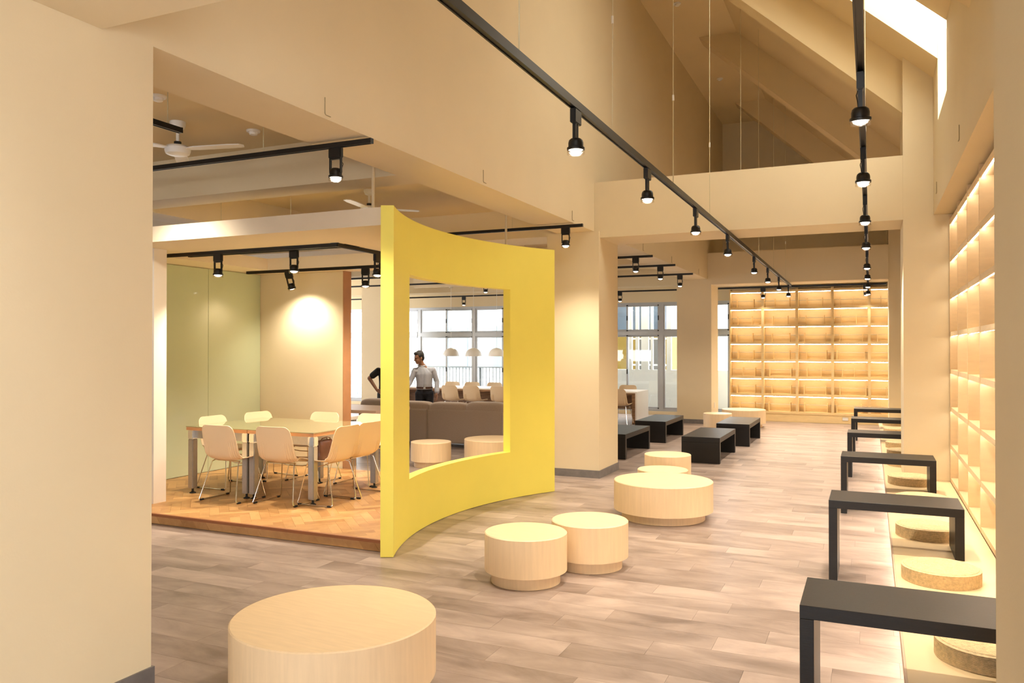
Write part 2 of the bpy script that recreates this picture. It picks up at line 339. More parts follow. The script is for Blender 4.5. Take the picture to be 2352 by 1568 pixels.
rl = root('balcony_railing', 'white balcony railing outside the windows behind the man', 'railing', (-17, 22.8, -0.05))
RAILM = mat('white_rail_paint', (0.30, 0.33, 0.36, 1), 0.5, noise=0.02, nscale=5)
MB().box(0, 9.4, 0, .05, 1.10, 1.15).build('top_rail', RAILM, rl); MB().box(0, 9.4, 0, .05, .10, .14).build('bottom_rail', RAILM, rl)
bme = MB().box(-.012, .012, .01, .035, .14, 1.10).mesh('baluster', RAILM)
for k in range(78): link('baluster', bme, rl, (0.06 + k * 0.12, 0, 0))
for k in range(6): MB().box(k * 1.86, k * 1.86 + .05, 0.051, .09, 0.001, 1.15).build('post', RAILM, rl)
b2 = root('white_building', 'bright white house with blue grey shutters across the terrace', 'building', (-19, 28, 0))
MB().box(0, 11.5, 0, 3, -0.05, 7).build('wall', WPL, b2)
SHUT = mat('blue_grey_shutter', (0.24, 0.30, 0.33, 1), 0.5, noise=0.15, nscale=3, stretch=(14, 1, 1))
for x, z, w, h in ((0.6, .9, 1.5, 1.6), (3.2, .9, 1.3, 1.6), (5.6, 1.0, 1.7, 1.5), (8.3, 1.0, 1.6, 1.5), (1.0, 3.2, 1.5, 1.5), (4.0, 3.2, 1.6, 1.5), (6.6, 3.2, 1.4, 1.5), (9.2, 3.2, 1.5, 1.5)):
    wn = MB().box(x - .06, x + w + .06, -.06, 0, z - .06, z + h + .06).build('window', RAILM, b2)
    MB().box(x, x + w, -.08, -.05, z, z + h).build('pane', SHUT, wn)

# ------------------------------------------------------------------ yellow curved frame
P0, P1, P2 = Vector((-3.53, 5.50)), Vector((-3.885, 7.10)), Vector((-3.41, 8.80))
def circ(a, b, c):
    d = 2 * (a.x * (b.y - c.y) + b.x * (c.y - a.y) + c.x * (a.y - b.y))
    ux = (a.length_squared * (b.y - c.y) + b.length_squared * (c.y - a.y) + c.length_squared * (a.y - b.y)) / d
    uy = (a.length_squared * (c.x - b.x) + b.length_squared * (a.x - c.x) + c.length_squared * (b.x - a.x)) / d
    return Vector((ux, uy)), (a - Vector((ux, uy))).length
AC, AR = circ(P0, P1, P2)
ang = lambda p: math.atan2(p.y - AC.y, p.x - AC.x) % (2 * math.pi)
A0, A1 = ang(P0), ang(P2)
def a_of_y(y): return math.pi + math.asin((AC.y - y) / AR)
def arc_pt(a, r): return (AC.x + r * math.cos(a), AC.y + r * math.sin(a))
TH = 0.105
def arc_prism(mb, y0, y1, z0, z1, n=14):
    a0, a1 = a_of_y(y0), a_of_y(y1)
    A = [a0 + (a1 - a0) * i / n for i in range(n + 1)]
    vs = []; fs = []
    for a in A:
        xi, yi = arc_pt(a, AR); xo, yo = arc_pt(a, AR + TH)
        vs += [(xi, yi, z0), (xi, yi, z1), (xo, yo, z1), (xo, yo, z0)]
    for i in range(n):
        b = i * 4; c = b + 4
        fs += [(b, b + 1, c + 1, c), (b + 1, b + 2, c + 2, c + 1), (b + 2, b + 3, c + 3, c + 2), (b + 3, b, c, c + 3)]
    fs += [(0, 3, 2, 1), (n * 4, n * 4 + 1, n * 4 + 2, n * 4 + 3)]
    mb.add(vs, fs)
HZ0, HZ1, HY0, HY1, YH = 0.525, 2.355, 6.125, 8.165, 2.855
yf = root('curved_partition', 'tall curved bright yellow partition with a large square opening', 'partition', (0, 0, 0))
for nm, a, b, z0, z1 in (('jamb', 5.50, HY0, 0.004, YH), ('jamb', HY1, 8.80, 0.004, YH), ('bottom_panel', HY0, HY1, 0.004, HZ0), ('top_panel', HY0, HY1, HZ1, YH)):
    mb = MB(); arc_prism(mb, a, b, z0, z1, 8 if nm == 'jamb' else 28); me = mb.mesh(nm, YEL)
    for p in me.polygons: p.use_smooth = True
    me.set_sharp_from_angle(angle=R(30)); link(nm, me, yf)

# ------------------------------------------------------------------ meeting corner: platform, walls, canopy
pf = root('wooden_platform', 'low herringbone wood platform under the meeting tables', 'platform', (0, 0, 0))
PX0, PX1, PY0, PY1, PZ = -7.79, -3.655, 5.62, 8.70, 0.10
SUB = mat('platform_core', (0.20, 0.10, 0.04, 1), 0.8, noise=0.1, nscale=5)
def clip(poly, nx, ny, d):      # keep nx*x+ny*y <= d
    out = []
    for i, p in enumerate(poly):
        q = poly[(i + 1) % len(poly)]; fp = nx * p[0] + ny * p[1] - d; fq = nx * q[0] + ny * q[1] - d
        if fp <= 0: out.append(p)
        if fp * fq < 0: t = fp / (fp - fq); out.append((p[0] + t * (q[0] - p[0]), p[1] + t * (q[1] - p[1])))
    return out
OUTR = AR + TH + 0.004
npts = [(PX0, PY0), (arc_pt(a_of_y(PY0 + .0), OUTR)[0], PY0)]
for i in range(13):
    y = PY0 + (PY1 - PY0) * i / 12; npts.append(arc_pt(a_of_y(y), OUTR))
npts.append((npts[-1][0], PY1)); npts.append((PX0, PY1))
core = MB()
for i in range(12):
    ya, yb = PY0 + (PY1 - PY0) * i / 12, PY0 + (PY1 - PY0) * (i + 1) / 12
    core.prism([(PX0, ya), (arc_pt(a_of_y(ya), OUTR)[0], ya), (arc_pt(a_of_y(yb), OUTR)[0], yb), (PX0, yb)], 0.0, PZ - 0.012)
core.build('core', SUB, pf)
HL, HW = 0.36, 0.09; nn = 4
hb_full = MB().box(0.0006, HL - .0006, .0006, HW - .0006, -0.012, 0).mesh('herringbone_plank', HBA)
pieces = []
cx0, cy0 = -5.7, 7.1; c45 = math.sqrt(0.5)
for yy in range(-42, 43):
    for mm in range(-7, 8):
        for kind in (0, 1):
            if kind == 0: gx, gy = yy + 2 * nn * mm, yy; w, h = nn, 1
            else: gx, gy = yy, yy - 2 * nn + 1 + 2 * nn * mm; w, h = 1, nn
            if max(abs(gx), abs(gy)) > 44: continue
            loc = [(gx, gy), (gx + w, gy), (gx + w, gy + h), (gx, gy + h)]
            P = [(cx0 + (x - y) * HW * c45, cy0 + (x + y) * HW * c45) for x, y in loc]
            Q = clip(P, -1, 0, -PX0); Q = clip(Q, 0, -1, -PY0) if len(Q) > 2 else Q; Q = clip(Q, 0, 1, PY1) if len(Q) > 2 else Q
            if len(Q) < 3: continue
            mx = sum(p[0] for p in Q) / len(Q); my = sum(p[1] for p in Q) / len(Q)
            if mx > -4.8:
                dx, dy = mx - AC.x, my - AC.y; dl = math.hypot(dx, dy); ux, uy = dx / dl, dy / dl
                Q = clip(Q, -ux, -uy, -(ux * (AC.x + ux * OUTR) + uy * (AC.y + uy * OUTR)))
                if len(Q) < 3: continue
            ar = abs(sum(Q[i][0] * Q[(i + 1) % len(Q)][1] - Q[(i + 1) % len(Q)][0] * Q[i][1] for i in range(len(Q)))) / 2
            if ar < 2e-4: continue
            full = ar > HL * HW * 0.999
            ps = [proj((p[0], p[1], PZ)) for p in Q]; vis = sum(1 for p in ps if 345 < p[0] < 960)
            pa = abs(sum(ps[i][0] * ps[(i + 1) % len(Q)][1] - ps[(i + 1) % len(Q)][0] * ps[i][1] for i in range(len(Q)))) / 2 if vis else 0
            pieces.append((pa, full, kind, P, Q))
pieces.sort(key=lambda t: -t[0]); rest = MB()
for k, (pa, full, kind, P, Q) in enumerate(pieces):
    if k < 300 and full:
        a = R(45) if kind == 0 else R(135); p0 = P[0] if kind == 0 else P[1]
        link('herringbone_plank', hb_full, pf, (p0[0], p0[1], PZ), a)
    elif k < 300:
        MB().prism(Q, PZ - 0.012, PZ).build('herringbone_plank', HBA, pf)
    else: rest.prism(Q, PZ - 0.012, PZ)
if rest.v: o = rest.build('herringbone_planks_beyond', HBB, pf); o['kind'] = 'stuff'
x = PX0; k = 0
while x < PX1 - 0.02:
    w = 0.155; s = 0.055
    P = [(x, 0.004), (min(x + w, PX1 + .06), 0.004), (min(x + w, PX1 + .06) - s, PZ - 0.024), (x - s, PZ - 0.024)]
    P = [(max(PX0, min(a, PX1)), b) for a, b in P]
    MB().prism_y(P, PY0 - 0.014 - 0.001 * (k % 2), PY0).build('riser_board', HBA, pf); x += w + 0.001; k += 1
MB().box(PX0, PX1, PY0 - 0.03, PY0 - 0.002, PZ - 0.024, PZ + 0.001).build('nosing', NOSE, pf)
gw = tag(link('wall_meeting_left', None), 'pale green glass clad wall at the left of the meeting corner', 'wall', kind='structure')
MB().box(-7.95, -7.812, 5.62, 8.73, 0, 2.72).build('wall_core', WALL, gw)
for a, b in ((5.62, 6.79), (6.796, 7.768), (7.774, 8.73)): MB().box(-7.812, -7.80, a, b, PZ + 0.004, 2.715).build('glass_panel', GREEN, gw)
struct('wall_meeting_front', MB().box(-7.95, -6.70, 5.94, 6.10, PZ, 2.72), mat('white_paint', (0.80, 0.72, 0.62, 1), 0.7, noise=0.02, nscale=2), 'narrow pale return wall just right of the broad left column', 'wall')
mw = tag(link('wall_meeting_back', None), 'beige wall with a bright light pool behind the meeting tables', 'wall', kind='structure')
MB().box(-7.95, -6.40, 8.735, 8.90, 0, 2.72).build('wall_core', WALL, mw)
MB().box(-6.40, -6.385, 8.735, 8.90, 0, 2.72).build('edge_strip', mat('brown_edge', (0.42, 0.20, 0.09, 1), 0.5, noise=0.1, nscale=6), mw)
cn = root('canopy_ring', 'flat cream canopy frame hanging over the meeting corner', 'canopy', (0, 0, 0))
CX0, CX1, CY0, CY1, CZ0, CZ1 = -7.95, -3.80, 5.60, 8.90, 2.722, 2.872
OX0, OX1, OY0, OY1 = -7.25, -4.72, 6.36, 8.25
CAN = mat('canopy_paint', (0.84, 0.72, 0.55, 1), 0.7, noise=0.02, nscale=2)
MB().box(CX0, -3.94, CY0, OY0, CZ0, CZ1).build('front_panel', CAN, cn); MB().box(CX0, CX1, OY1, CY1, CZ0, CZ1).build('back_panel', CAN, cn)
MB().box(CX0, OX0, OY0, OY1, CZ0, CZ1).build('left_panel', CAN, cn); MB().box(OX1, CX1 - 0.24, OY0, OY1, CZ0, CZ1).build('right_panel', CAN, cn)
MB().prism([(-3.9395, CY0), (-3.69, CY0), (-3.70, 5.635), (-3.77, 5.80), (-3.9395, 6.10)], CZ0, CZ1).build('front_tongue', CAN, cn)
for x, y in ((-3.90, 5.75), (-3.95, 8.6), (-7.6, 6.6)): MB().tube([(x, y, CZ1), (x, y, ZC)], 0.014, 10).build('hanger_rod', WALL, cn)

# ------------------------------------------------------------------ track lights
def spot_template(name, tall):
    """origin at the underside of the track; the head hangs below. tall: slim twin stem of the hall tracks"""
    r = link(name, None)
    MB().box(-0.055, 0.055, -0.018, 0.018, -0.075 if not tall else -0.085, 0.0).build('adapter', BLKM, r, bevel=0.004)
    zt = -0.075 if not tall else -0.085; zh = -0.150 if not tall else -0.170
    yk = MB()
    if tall:
        yk.box(-0.030, -0.012, -0.010, 0.010, zh - .02, zt + 0.01).box(0.004, 0.022, -0.010, 0.010, zh - .02, zt + .01)
    else:
        w = 0.047
        for s in (-1, 1): yk.box(s * w - .004, s * w + .004, -0.011, 0.011, zh - 0.035, zt - .008)
        yk.box(-w - .004, w + .004, -0.011, 0.011, zt - 0.012, zt)
    yk.build('yoke', BLKM, r)
    rr = 0.047
    h = MB().lathe([(0.012, 0.0), (0.030, -0.002), (0.041, -0.012), (rr - .002, -0.028), (rr - .002, -0.052), (rr + .006, -0.056), (rr + .006, -0.070), (rr - .003, -0.071), (rr - .004, -0.060)], (0, 0, zh), 28, caps=False).build('lamp_head', BLKM, r)
    MB().lathe([(0.0005, -0.085), (.018, -0.083), (.032, -0.077), (rr - .006, -0.068), (rr - .0055, -0.062)], (0, 0, zh), 24, caps=False).build('lens', LENS, h)
    MB().lathe([(rr + .0035, -0.0700), (rr + .0045, -0.092), (rr + .0065, -0.094), (rr + .0065, -0.091), (rr + .0058, -0.0705)], (0, 0, zh), 28, caps=False).build('rim_glass', RIM, h)
    MB().tube([(0.01, 0.012, zt), (0.035, 0.02, zt - .02), (0.055, 0.015, zt - .045), (0.045, 0.01, zh - .01), (0.03, 0.005, zh - .012)], 0.0028, 6).build('cable', RUB, r)
    ld = bpy.data.lights.new('spot_beam', 'SPOT'); ld.energy = SPOT_W; ld.color = SPOT_COL; ld.spot_size = R(125); ld.spot_blend = 1.0; ld.shadow_soft_size = 0.035
    l = bpy.data.objects.new('spot_beam', ld); COL.objects.link(l); l.parent = r; l.location = (0, 0, zh - 0.10)
    return r
protoA = spot_template('track_spotlight', True); protoB = spot_template('track_spotlight', False)
used = {}
def spot(proto, loc, rz, label, group, tilt=(0, 0), power=None, size=None, blend=None):
    o = proto if proto.name not in used else copy_tree(proto)
    used[proto.name] = 1
    o.location = loc; o.rotation_euler = (tilt[0], tilt[1], rz)
    tag(o, label, 'spotlight', group)
    if power or size:
        for ch in o.children:
            if ch.type == 'LIGHT':
                ch.data = ch.data.copy(); ch.data.energy = power or SPOT_W
                if size: ch.data.spot_size = R(size)
                if blend is not None: ch.data.spot_blend = blend
    return o
def track(name, a, b, label, group, wires=(), h=0.036, w=0.036):
    A, B = Vector(a), Vector(b); d = B - A; L = d.length
    t = root(name, label, 'light track', a, 0, group)
    t.rotation_euler = d.to_track_quat('Y', 'Z').to_euler()
    MB().box(-w / 2, w / 2, 0, L, 0.006, h).box(-w / 2, -w / 2 + .008, 0, L, 0, .006).box(w / 2 - .008, w / 2, 0, L, 0, .006).build('rail', BLKM, t)
    MB().box(-w / 2 - .001, w / 2 + .001, L, L + .012, 0, h + .001).box(-w / 2 - .001, w / 2 + .001, -.012, 0, 0, h + .001).build('end_cap', BLKM, t)
    for s, top in wires:
        q = A + d * s
        MB().tube([(0, L * s, h), (0, L * s, h + top)], 0.004, 6).build('suspension_wire', WIRE, t)
        if top > 1: MB().tube([(0, L * s, h + .75), (0, L * s, h + .80)], 0.009, 8).build('wire_clip', WHITE, t)
    return t
def roofz(x, y):
    for ry in (2.0, 6.02, 10.10, 14.15, 18.25):
        if ry - .02 < y < ry + .44: return min(ZT, EAVE - RD + (XR - x) * SL)
    return min(ZT, EAVE + (XR - x) * SL)
def zt_at(y): return 3.125 + (3.035 - 3.125) * (y - 3.0) / 15.4
lampY = [4.48, 6.15, 8.05, 10.02, 12.45, 14.2, 16.0, 17.95]
for side, X, ex in (('left', -1.60, 18.38), ('right', -0.045, 18.9)):
    y0 = 0.6; L = ex - y0
    wy = [2.0 + .2, 3.64, 5.22, 7.05, 8.81, 11.1, 13.0, 15.1, 17.3]
    track('ceiling_track', (X, y0, zt_at(y0)), (X, ex, zt_at(ex)), f'long black light track hung on wires down the hall, the {side} one', 'hall light tracks',
          [((y - y0) / L, roofz(X, y) - zt_at(y) - 0.03) for y in wy], h=0.05, w=0.04)
    for k, y in enumerate(lampY):
        lab = f'black spotlight hanging from the {side} hall track, {ORD[k]} from the camera'
        if k == 7: lab = f'black spotlight at the far end of the {side} hall track'
        rz = R(90); tl = (0, 0)
        if side == 'right' and k == 0: tl = (0, R(-8))
        spot(protoA, (X, y, zt_at(y)), rz, lab, 'hall track spotlights', tl)
    # spotlights in the bay over the camera, outside the frame
TZ = 3.165
def xtrack(y, x0, x1, label, z=TZ, hang=True):
    return track('ceiling_track', (x1, y, z), (x0, y, z), label, 'side room light tracks', [(.25, ZC - z - .036), (.75, ZC - z - .036)] if hang else ())
xtrack(4.79, -7.2, -3.27, 'short black light track under the wall beam before the meeting corner')
spot(protoB, (-3.575, 4.79, TZ), 0, 'black spotlight on the track before the meeting corner', 'side room spotlights')
spot(protoB, (-5.85, 4.79, TZ), 0, 'added black spotlight on the track before the meeting corner, unseen behind the broad column', 'side room spotlights', tilt=(R(40), 0), power=70)  # unseen extra lamp, added and tilted to brighten the canopy front
xtrack(9.15, -6.9, -3.19, 'black light track ending above the right side of the yellow frame')
spot(protoB, (-3.40, 9.15, TZ), 0, 'black spotlight above the top right of the yellow frame', 'side room spotlights')
spot(protoB, (-5.3, 9.15, TZ), 0, 'black spotlight above the middle of the yellow frame, behind it', 'side room spotlights')
for k, (y, xe, xs) in enumerate(((12.7, -3.23, (-3.50, -7.3)), (14.25, -3.21, (-3.47, -8.9, -7.2)), (16.1, -3.27, (-3.52, -7.9, -10.6)))):
    xtrack(y, -12.2, xe, f'black cross track over the sofas seen right of the column, {ORD[k]} of three')
    for j, x in enumerate(xs):
        spot(protoB, (x, y, TZ), 0, f'black spotlight on the {ORD[k]} cross track over the sofas, ' + ('at its right end' if j == 0 else ('seen through the yellow opening' if j == 1 else 'seen left of the yellow frame')), 'side room spotlights', power=110)
xtrack(18.95, -14.6, 0.30, 'long black track along the end windows and shelves', z=3.06, hang=False)
for j, x in enumerate((-2.24, -0.09, -5.62, -9.95, -12.9)):
    spot(protoB, (x, 18.95, 3.06), 0, 'black spotlight on the far end track ' + ['above the left end shelves', 'above the right end shelves', 'above the white slab table end', 'above the pendant lamps', 'by the leftmost windows'][j], 'end track spotlights', power=20 if j < 2 else 110)
# meeting corner tracks
CT = 2.722 - 0.036
track('ceiling_track', (-7.2, 6.40, CT), (-4.76, 6.40, CT), 'black track along the front edge of the canopy opening', 'canopy light tracks')
track('ceiling_track', (-4.76, 6.40, CT), (-4.76, 8.2, CT), 'black track along the right edge of the canopy opening', 'canopy light tracks')
track('ceiling_track', (-7.15, 6.84, 2.74), (-4.80, 6.84, 2.74), 'black track hung across the canopy opening', 'canopy light tracks', [(.2, ZC - 2.78), (.62, ZC - 2.78)])
track('ceiling_track', (-7.63, 8.30, CT), (-4.9, 8.30, CT), 'black track below the rear edge of the canopy', 'canopy light tracks')
spot(protoB, (-6.29, 6.40, CT), 0, 'black spotlight on the front canopy track in front of the green wall', 'canopy spotlights', power=160)
spot(protoB, (-5.65, 6.84, 2.74), 0, 'small black spotlight on the track across the canopy opening', 'canopy spotlights', power=160)
spot(protoB, (-4.76, 7.10, CT), R(90), 'black spotlight on the right canopy track beside the yellow frame', 'canopy spotlights', power=160)
spot(protoB, (-6.95, 8.30, CT), 0, 'black spotlight lighting the beige meeting wall', 'canopy spotlights', tilt=(R(20), 0), power=62, size=136, blend=0.85)
spot(protoB, (-5.74, 8.30, CT), 0, 'black spotlight on the rear canopy track near the window gap', 'canopy spotlights', power=160)
track('ceiling_track', (-4.30, 3.0, 3.165), (-4.30, 4.02, 3.165), 'short black track end beside the broad left column', 'side room light tracks', [(.9, ZC - 3.2)])

# ------------------------------------------------------------------ bookcase along the right wall
bc = root('wall_bookcase', 'tall pale wood bookcase with lit empty compartments on the right wall', 'bookcase', (0, 0, 0))
BY0, BY1, BZ0, NR = 2.76, 9.94, 0.232, 7
RH = (3.10 - BZ0) / NR; DV = [9.93 - 0.872 * i for i in range(9)]
MB().box(1.13, 1.155, BY0, BY1, BZ0, 3.16).build('back_panel', MAPLE, bc)
MB().box(XB + .02, 1.15, BY0, BY1, 0.002, BZ0 - .002).build('plinth', MAPLE, bc)
for y in DV:
    if y < BY0: continue
    MB().box(XB, 1.13, y - 0.011, y + 0.011, BZ0, 3.16).build('divider', MAPLE, bc)
for k in range(NR + 1):
    z = BZ0 + k * RH
    for a, b in zip(DV[1:], DV[:-1]):
        a = max(a, BY0)
        MB().box(XB + .004, 1.13, a + .0112, b - .0112, z - (0 if k == 0 else .033), z + (0.045 if k == 0 else 0)).build('shelf', MAPLE, bc)
        if k:
            MB().box(XB + .004, XB + .016, a + .0112, b - .0112, z - .046, z - .0333).build('shelf_lip', MAPLE, bc)
            MB().box(XB + 0.022, XB + 0.034, a + .02, b - .02, z - 0.045, z - 0.0335).build('light_strip', LEDM, bc)
# shelves on the end wall
es = root('end_shelves', 'wide honey wood shelf wall with lit rows at the far end', 'shelf unit', (0, 0, 0))
EX0, EX1, EY, EZ0 = -3.035, 0.72, 19.20, 0.235
CW = 0.7515; ER = (3.03 - EZ0) / 7
HON = mat('honey_board', (0.79, 0.60, 0.31, 1), 0.5, noise=0.05, nscale=4, stretch=(2, 2, 9))
MB().box(EX0, EX1, EY + 0.30, EY + 0.32, 0.0, 3.06).build('back_panel', HON, es)
MB().box(EX0, EX1, EY + 0.01, EY + 0.30, 0.002, EZ0 - .051).build('plinth', HON, es)
for i in range(6): MB().box(EX0 + CW * i - .028 * (i > 0), EX0 + CW * i + .028, EY - .004, EY + 0.30, EZ0 - .05, 3.06).build('divider', HON, es)
PEG = mat('peg_wood', (0.82, 0.60, 0.30, 1), 0.5, noise=0.03, nscale=6)
pegs = [[(.19, .74), (.34, .8), (.26, .73), (.18, .57), (.3, .8)], [(.21, .68), (.27, .74), (.22, .78), (.21, .66), (.5, .8)], [(.17, .7), (.24, .8), (.18, .83), (.17, .84), (.2, .8)], [(.22, .73), (.29, .8), (.25, .85), (.08, .9), (.6, .8)],
        [(.38, .78), (.17, .85), (.26, .69), (.25, .6), (.62, .8)], [(.18, .78), (.23, .84), (.17, .83), (.17, .94), (.45, .8)], [(.27, .77), (.14, .82), (.18, .88), (.08, .8), (.3, .8)]]
pegme = MB().box(-.008, .008, -.10, .10, 0, .20).mesh('book_stop', PEG)
for k in range(8):
    z = EZ0 + k * ER
    for i in range(5):
        a = EX0 + CW * i + .028; b = EX0 + CW * (i + 1) - .028
        MB().box(a, b, EY, EY + 0.30, z - .05, z).build('shelf', HON, es)
        if k: MB().box(a + .01, b - .01, EY + 0.010, EY + 0.022, z - .064, z - .052).build('light_strip', LEDE, es)
        if k < 7:
            MB().tube([(a, EY + .20, z + .155), (b, EY + .20, z + .155)], 0.005, 6).build('rod', STEEL, es)
            for f in pegs[6 - k][i]: link('book_stop', pegme, es, (a + f * (b - a), EY + .15, z + .001))
tag(MB().box(-.06, .06, -.008, 0, -.038, .038).build('outlet_plate', WHITE, None, (-0.52, EY + 0.01, 0.11), bevel=.004), 'white socket plate in the plinth of the end shelves', 'socket')
tag(MB().box(0, .008, -.035, .035, -.06, .06).build('outlet_plate', WHITE, None, (-3.225, 18.3, 0.40), bevel=.003), 'white socket plate low on the distant column', 'socket')

# ------------------------------------------------------------------ cushion platform
cp = root('bench_platform', 'long pale raised seating platform in front of the bookcase', 'platform', (0, 0, 0))
for a, b, x1 in ((2.755, 9.945, XB - .001), (9.946, 10.854, 0.333), (10.855, 17.93, 1.14)):
    MB().box(0.145, x1, a, b, 0.175, 0.23).build('top', DECK, cp)
    MB().box(0.27, x1, a, b, 0.002, 0.175).build('plinth', DECK, cp)
MB().box(0.135, 0.1445, 2.755, 17.93, 0.172, 0.2305).build('edge_band', mat('edge_band', (0.60, 0.42, 0.30, 1), 0.5, noise=.05, nscale=5), cp)
MB().box(0.235, 0.25, 2.8, 17.9, 0.160, 0.1745).build('light_strip', LEDF, cp)

def cushion(x, y, label, r=0.226, h=0.085):
    t = root('straw_cushion', label, 'cushion', (x, y, 0.2305), random.uniform(0, 6), 'round straw cushions on the platform')
    prof = []
    n = 12
    for i in range(n): # coils up the side
        z0 = h * i / n; z1 = h * (i + 1) / n
        prof += [(r - .002, z0), (r + .001, z0 + .25 * (z1 - z0)), (r + .001, z0 + .75 * (z1 - z0))]
    prof += [(r - .003, h)]
    MB().lathe([(0.02, 0.0)] + prof + [(r - .012, h + .001)], (0, 0, 0), 56, caps=False).build('woven_side', STRAW, t)
    top = [(r - .012, h + .001)]; m = 16
    for i in range(m):
        rr = (r - .012) * (1 - i / m); rn = (r - .012) * (1 - (i + 1) / m)
        top += [(rr - (rr - rn) * .35, h + .006), (rr - (rr - rn) * .7, h + .006), (max(rn, .002), h + .003)]
    MB().lathe(top, (0, 0, 0), 56, caps=False).build('coiled_top', STRAW, t)
    return t
cushion(0.50, 4.36, 'round straw cushion half hidden under the nearest black table')
cushion(0.40, 5.72, 'round straw cushion in full view, between the two nearest black tables')
cushion(0.40, 7.02, 'round straw cushion seen under the second nearest black table')
cushion(0.43, 8.35, 'round straw cushion just showing above the second nearest black table top')
cushion(0.39, 9.62, 'round straw cushion seen under the third nearest black table')
cushion(0.41, 11.10, 'round straw cushion beside the pier, under the third black table top')
cushion(0.42, 12.05, 'round straw cushion beyond the pier, just behind the fourth black table')
cushion(0.42, 13.05, 'round straw cushion beyond the pier, in front of the fifth black table')
cushion(0.42, 15.2, 'round straw cushion beyond the pier, in front of the sixth black table')
cushion(0.42, 16.75, 'farthest round straw cushion beyond the pier')

def long_table(y0, label):
    t = root('black_bench_table', label, 'table', (-0.285, y0, 0), 0, 'black tables bridging floor and platform')
    w, d, h, th = 0.87, 0.46, 0.585, 0.058
    MB().box(0, w, 0, d, h - th, h).build('table_top', BLKW, t, bevel=.0015, bseg=1)
    MB().box(0, th, 0, d, 0.001, h - th).build('leg_panel', BLKW, t, bevel=.0015, bseg=1)
    MB().box(w - th, w, 0, d, 0.2315, h - th).build('leg_panel', BLKW, t, bevel=.0015, bseg=1)
for k, y in enumerate((3.67, 6.28, 8.86, 11.36, 13.62, 15.85)):
    long_table(y, f'black wooden bench table half on the pale platform, {ORD[k]} from the camera' if k < 5 else 'black wooden bench table half on the pale platform, farthest from the camera')

# ------------------------------------------------------------------ low black tables and wooden drums
def low_table(x, y, label, w=0.56, d=1.48, h=0.382, th=0.075):
    t = root('low_black_table', label, 'table', (x, y, 0), 0, 'low black tables in the hall')
    MB().box(0, w, 0, d, h - th, h).build('table_top', BLKW, t, bevel=.002, bseg=1)
    for a in (0, d - th): MB().box(0, w, a, a + th, 0.001, h - th).build('leg_panel', BLKW, t, bevel=.002, bseg=1)
low_table(-3.96, 11.74, 'low black wooden table partly behind the cream column')
low_table(-3.89, 14.05, 'low black wooden table near the white slab table, second row left')
low_table(-2.57, 11.84, 'low black wooden table behind the round drums, nearest right one')
low_table(-2.46, 14.13, 'low black wooden table in front of the two far wooden drums')
def drum(x, y, r, label, h=0.375, hp=0.088, pr=0.84):
    t = root('wooden_drum', label, 'stool', (x, y, 0), random.uniform(-.2, .2), 'round pale wooden drums')
    MB().lathe([(r, hp), (r, h - .006), (r - .006, h)], (0, 0, 0), 72, caps=False).build('drum_side', PALE, t)
    MB().lathe([(0.001, h - .0005), (r - .0061, h - .0005), (r - .0061, h - .002)], (0, 0, 0), 72, caps=False).build('drum_top', PALET, t)
    MB().lathe([(r * .5, hp - .001), (r, hp)], (0, 0, 0), 72, caps=False).build('drum_underside', PALE, t)
    MB().lathe([(r * pr, 0.001), (r * pr, hp)], (0, 0, 0), 64, caps=False).build('plinth', PALE, t)
drum(-2.43, 3.255, 0.50, 'big round pale wood drum in the near foreground')
drum(-2.303, 5.36, 0.301, 'small round wood drum in front of the yellow frame, left of a pair', h=.36)
drum(-2.004, 5.93, 0.298, 'small round wood drum touching another, right of the pair', h=.36)
drum(-1.904, 7.92, 0.489, 'large round wood drum in the middle of the hall')
drum(-2.10, 8.72, 0.275, 'small round wood drum peeking over the large middle drum', h=.36)
drum(-2.235, 9.53, 0.276, 'small taller round wood drum before the low black tables', h=.42)
drum(-5.76, 9.96, 0.289, 'small round wood drum seen through the yellow opening', h=.355)
drum(-5.02, 10.50, 0.43, 'wide round wood drum seen through the yellow opening')
drum(-2.86, 16.60, 0.285, 'small far round wood drum left of the farthest drum', h=.36)
drum(-2.50, 17.70, 0.455, 'large farthest round wood drum before the end shelves')

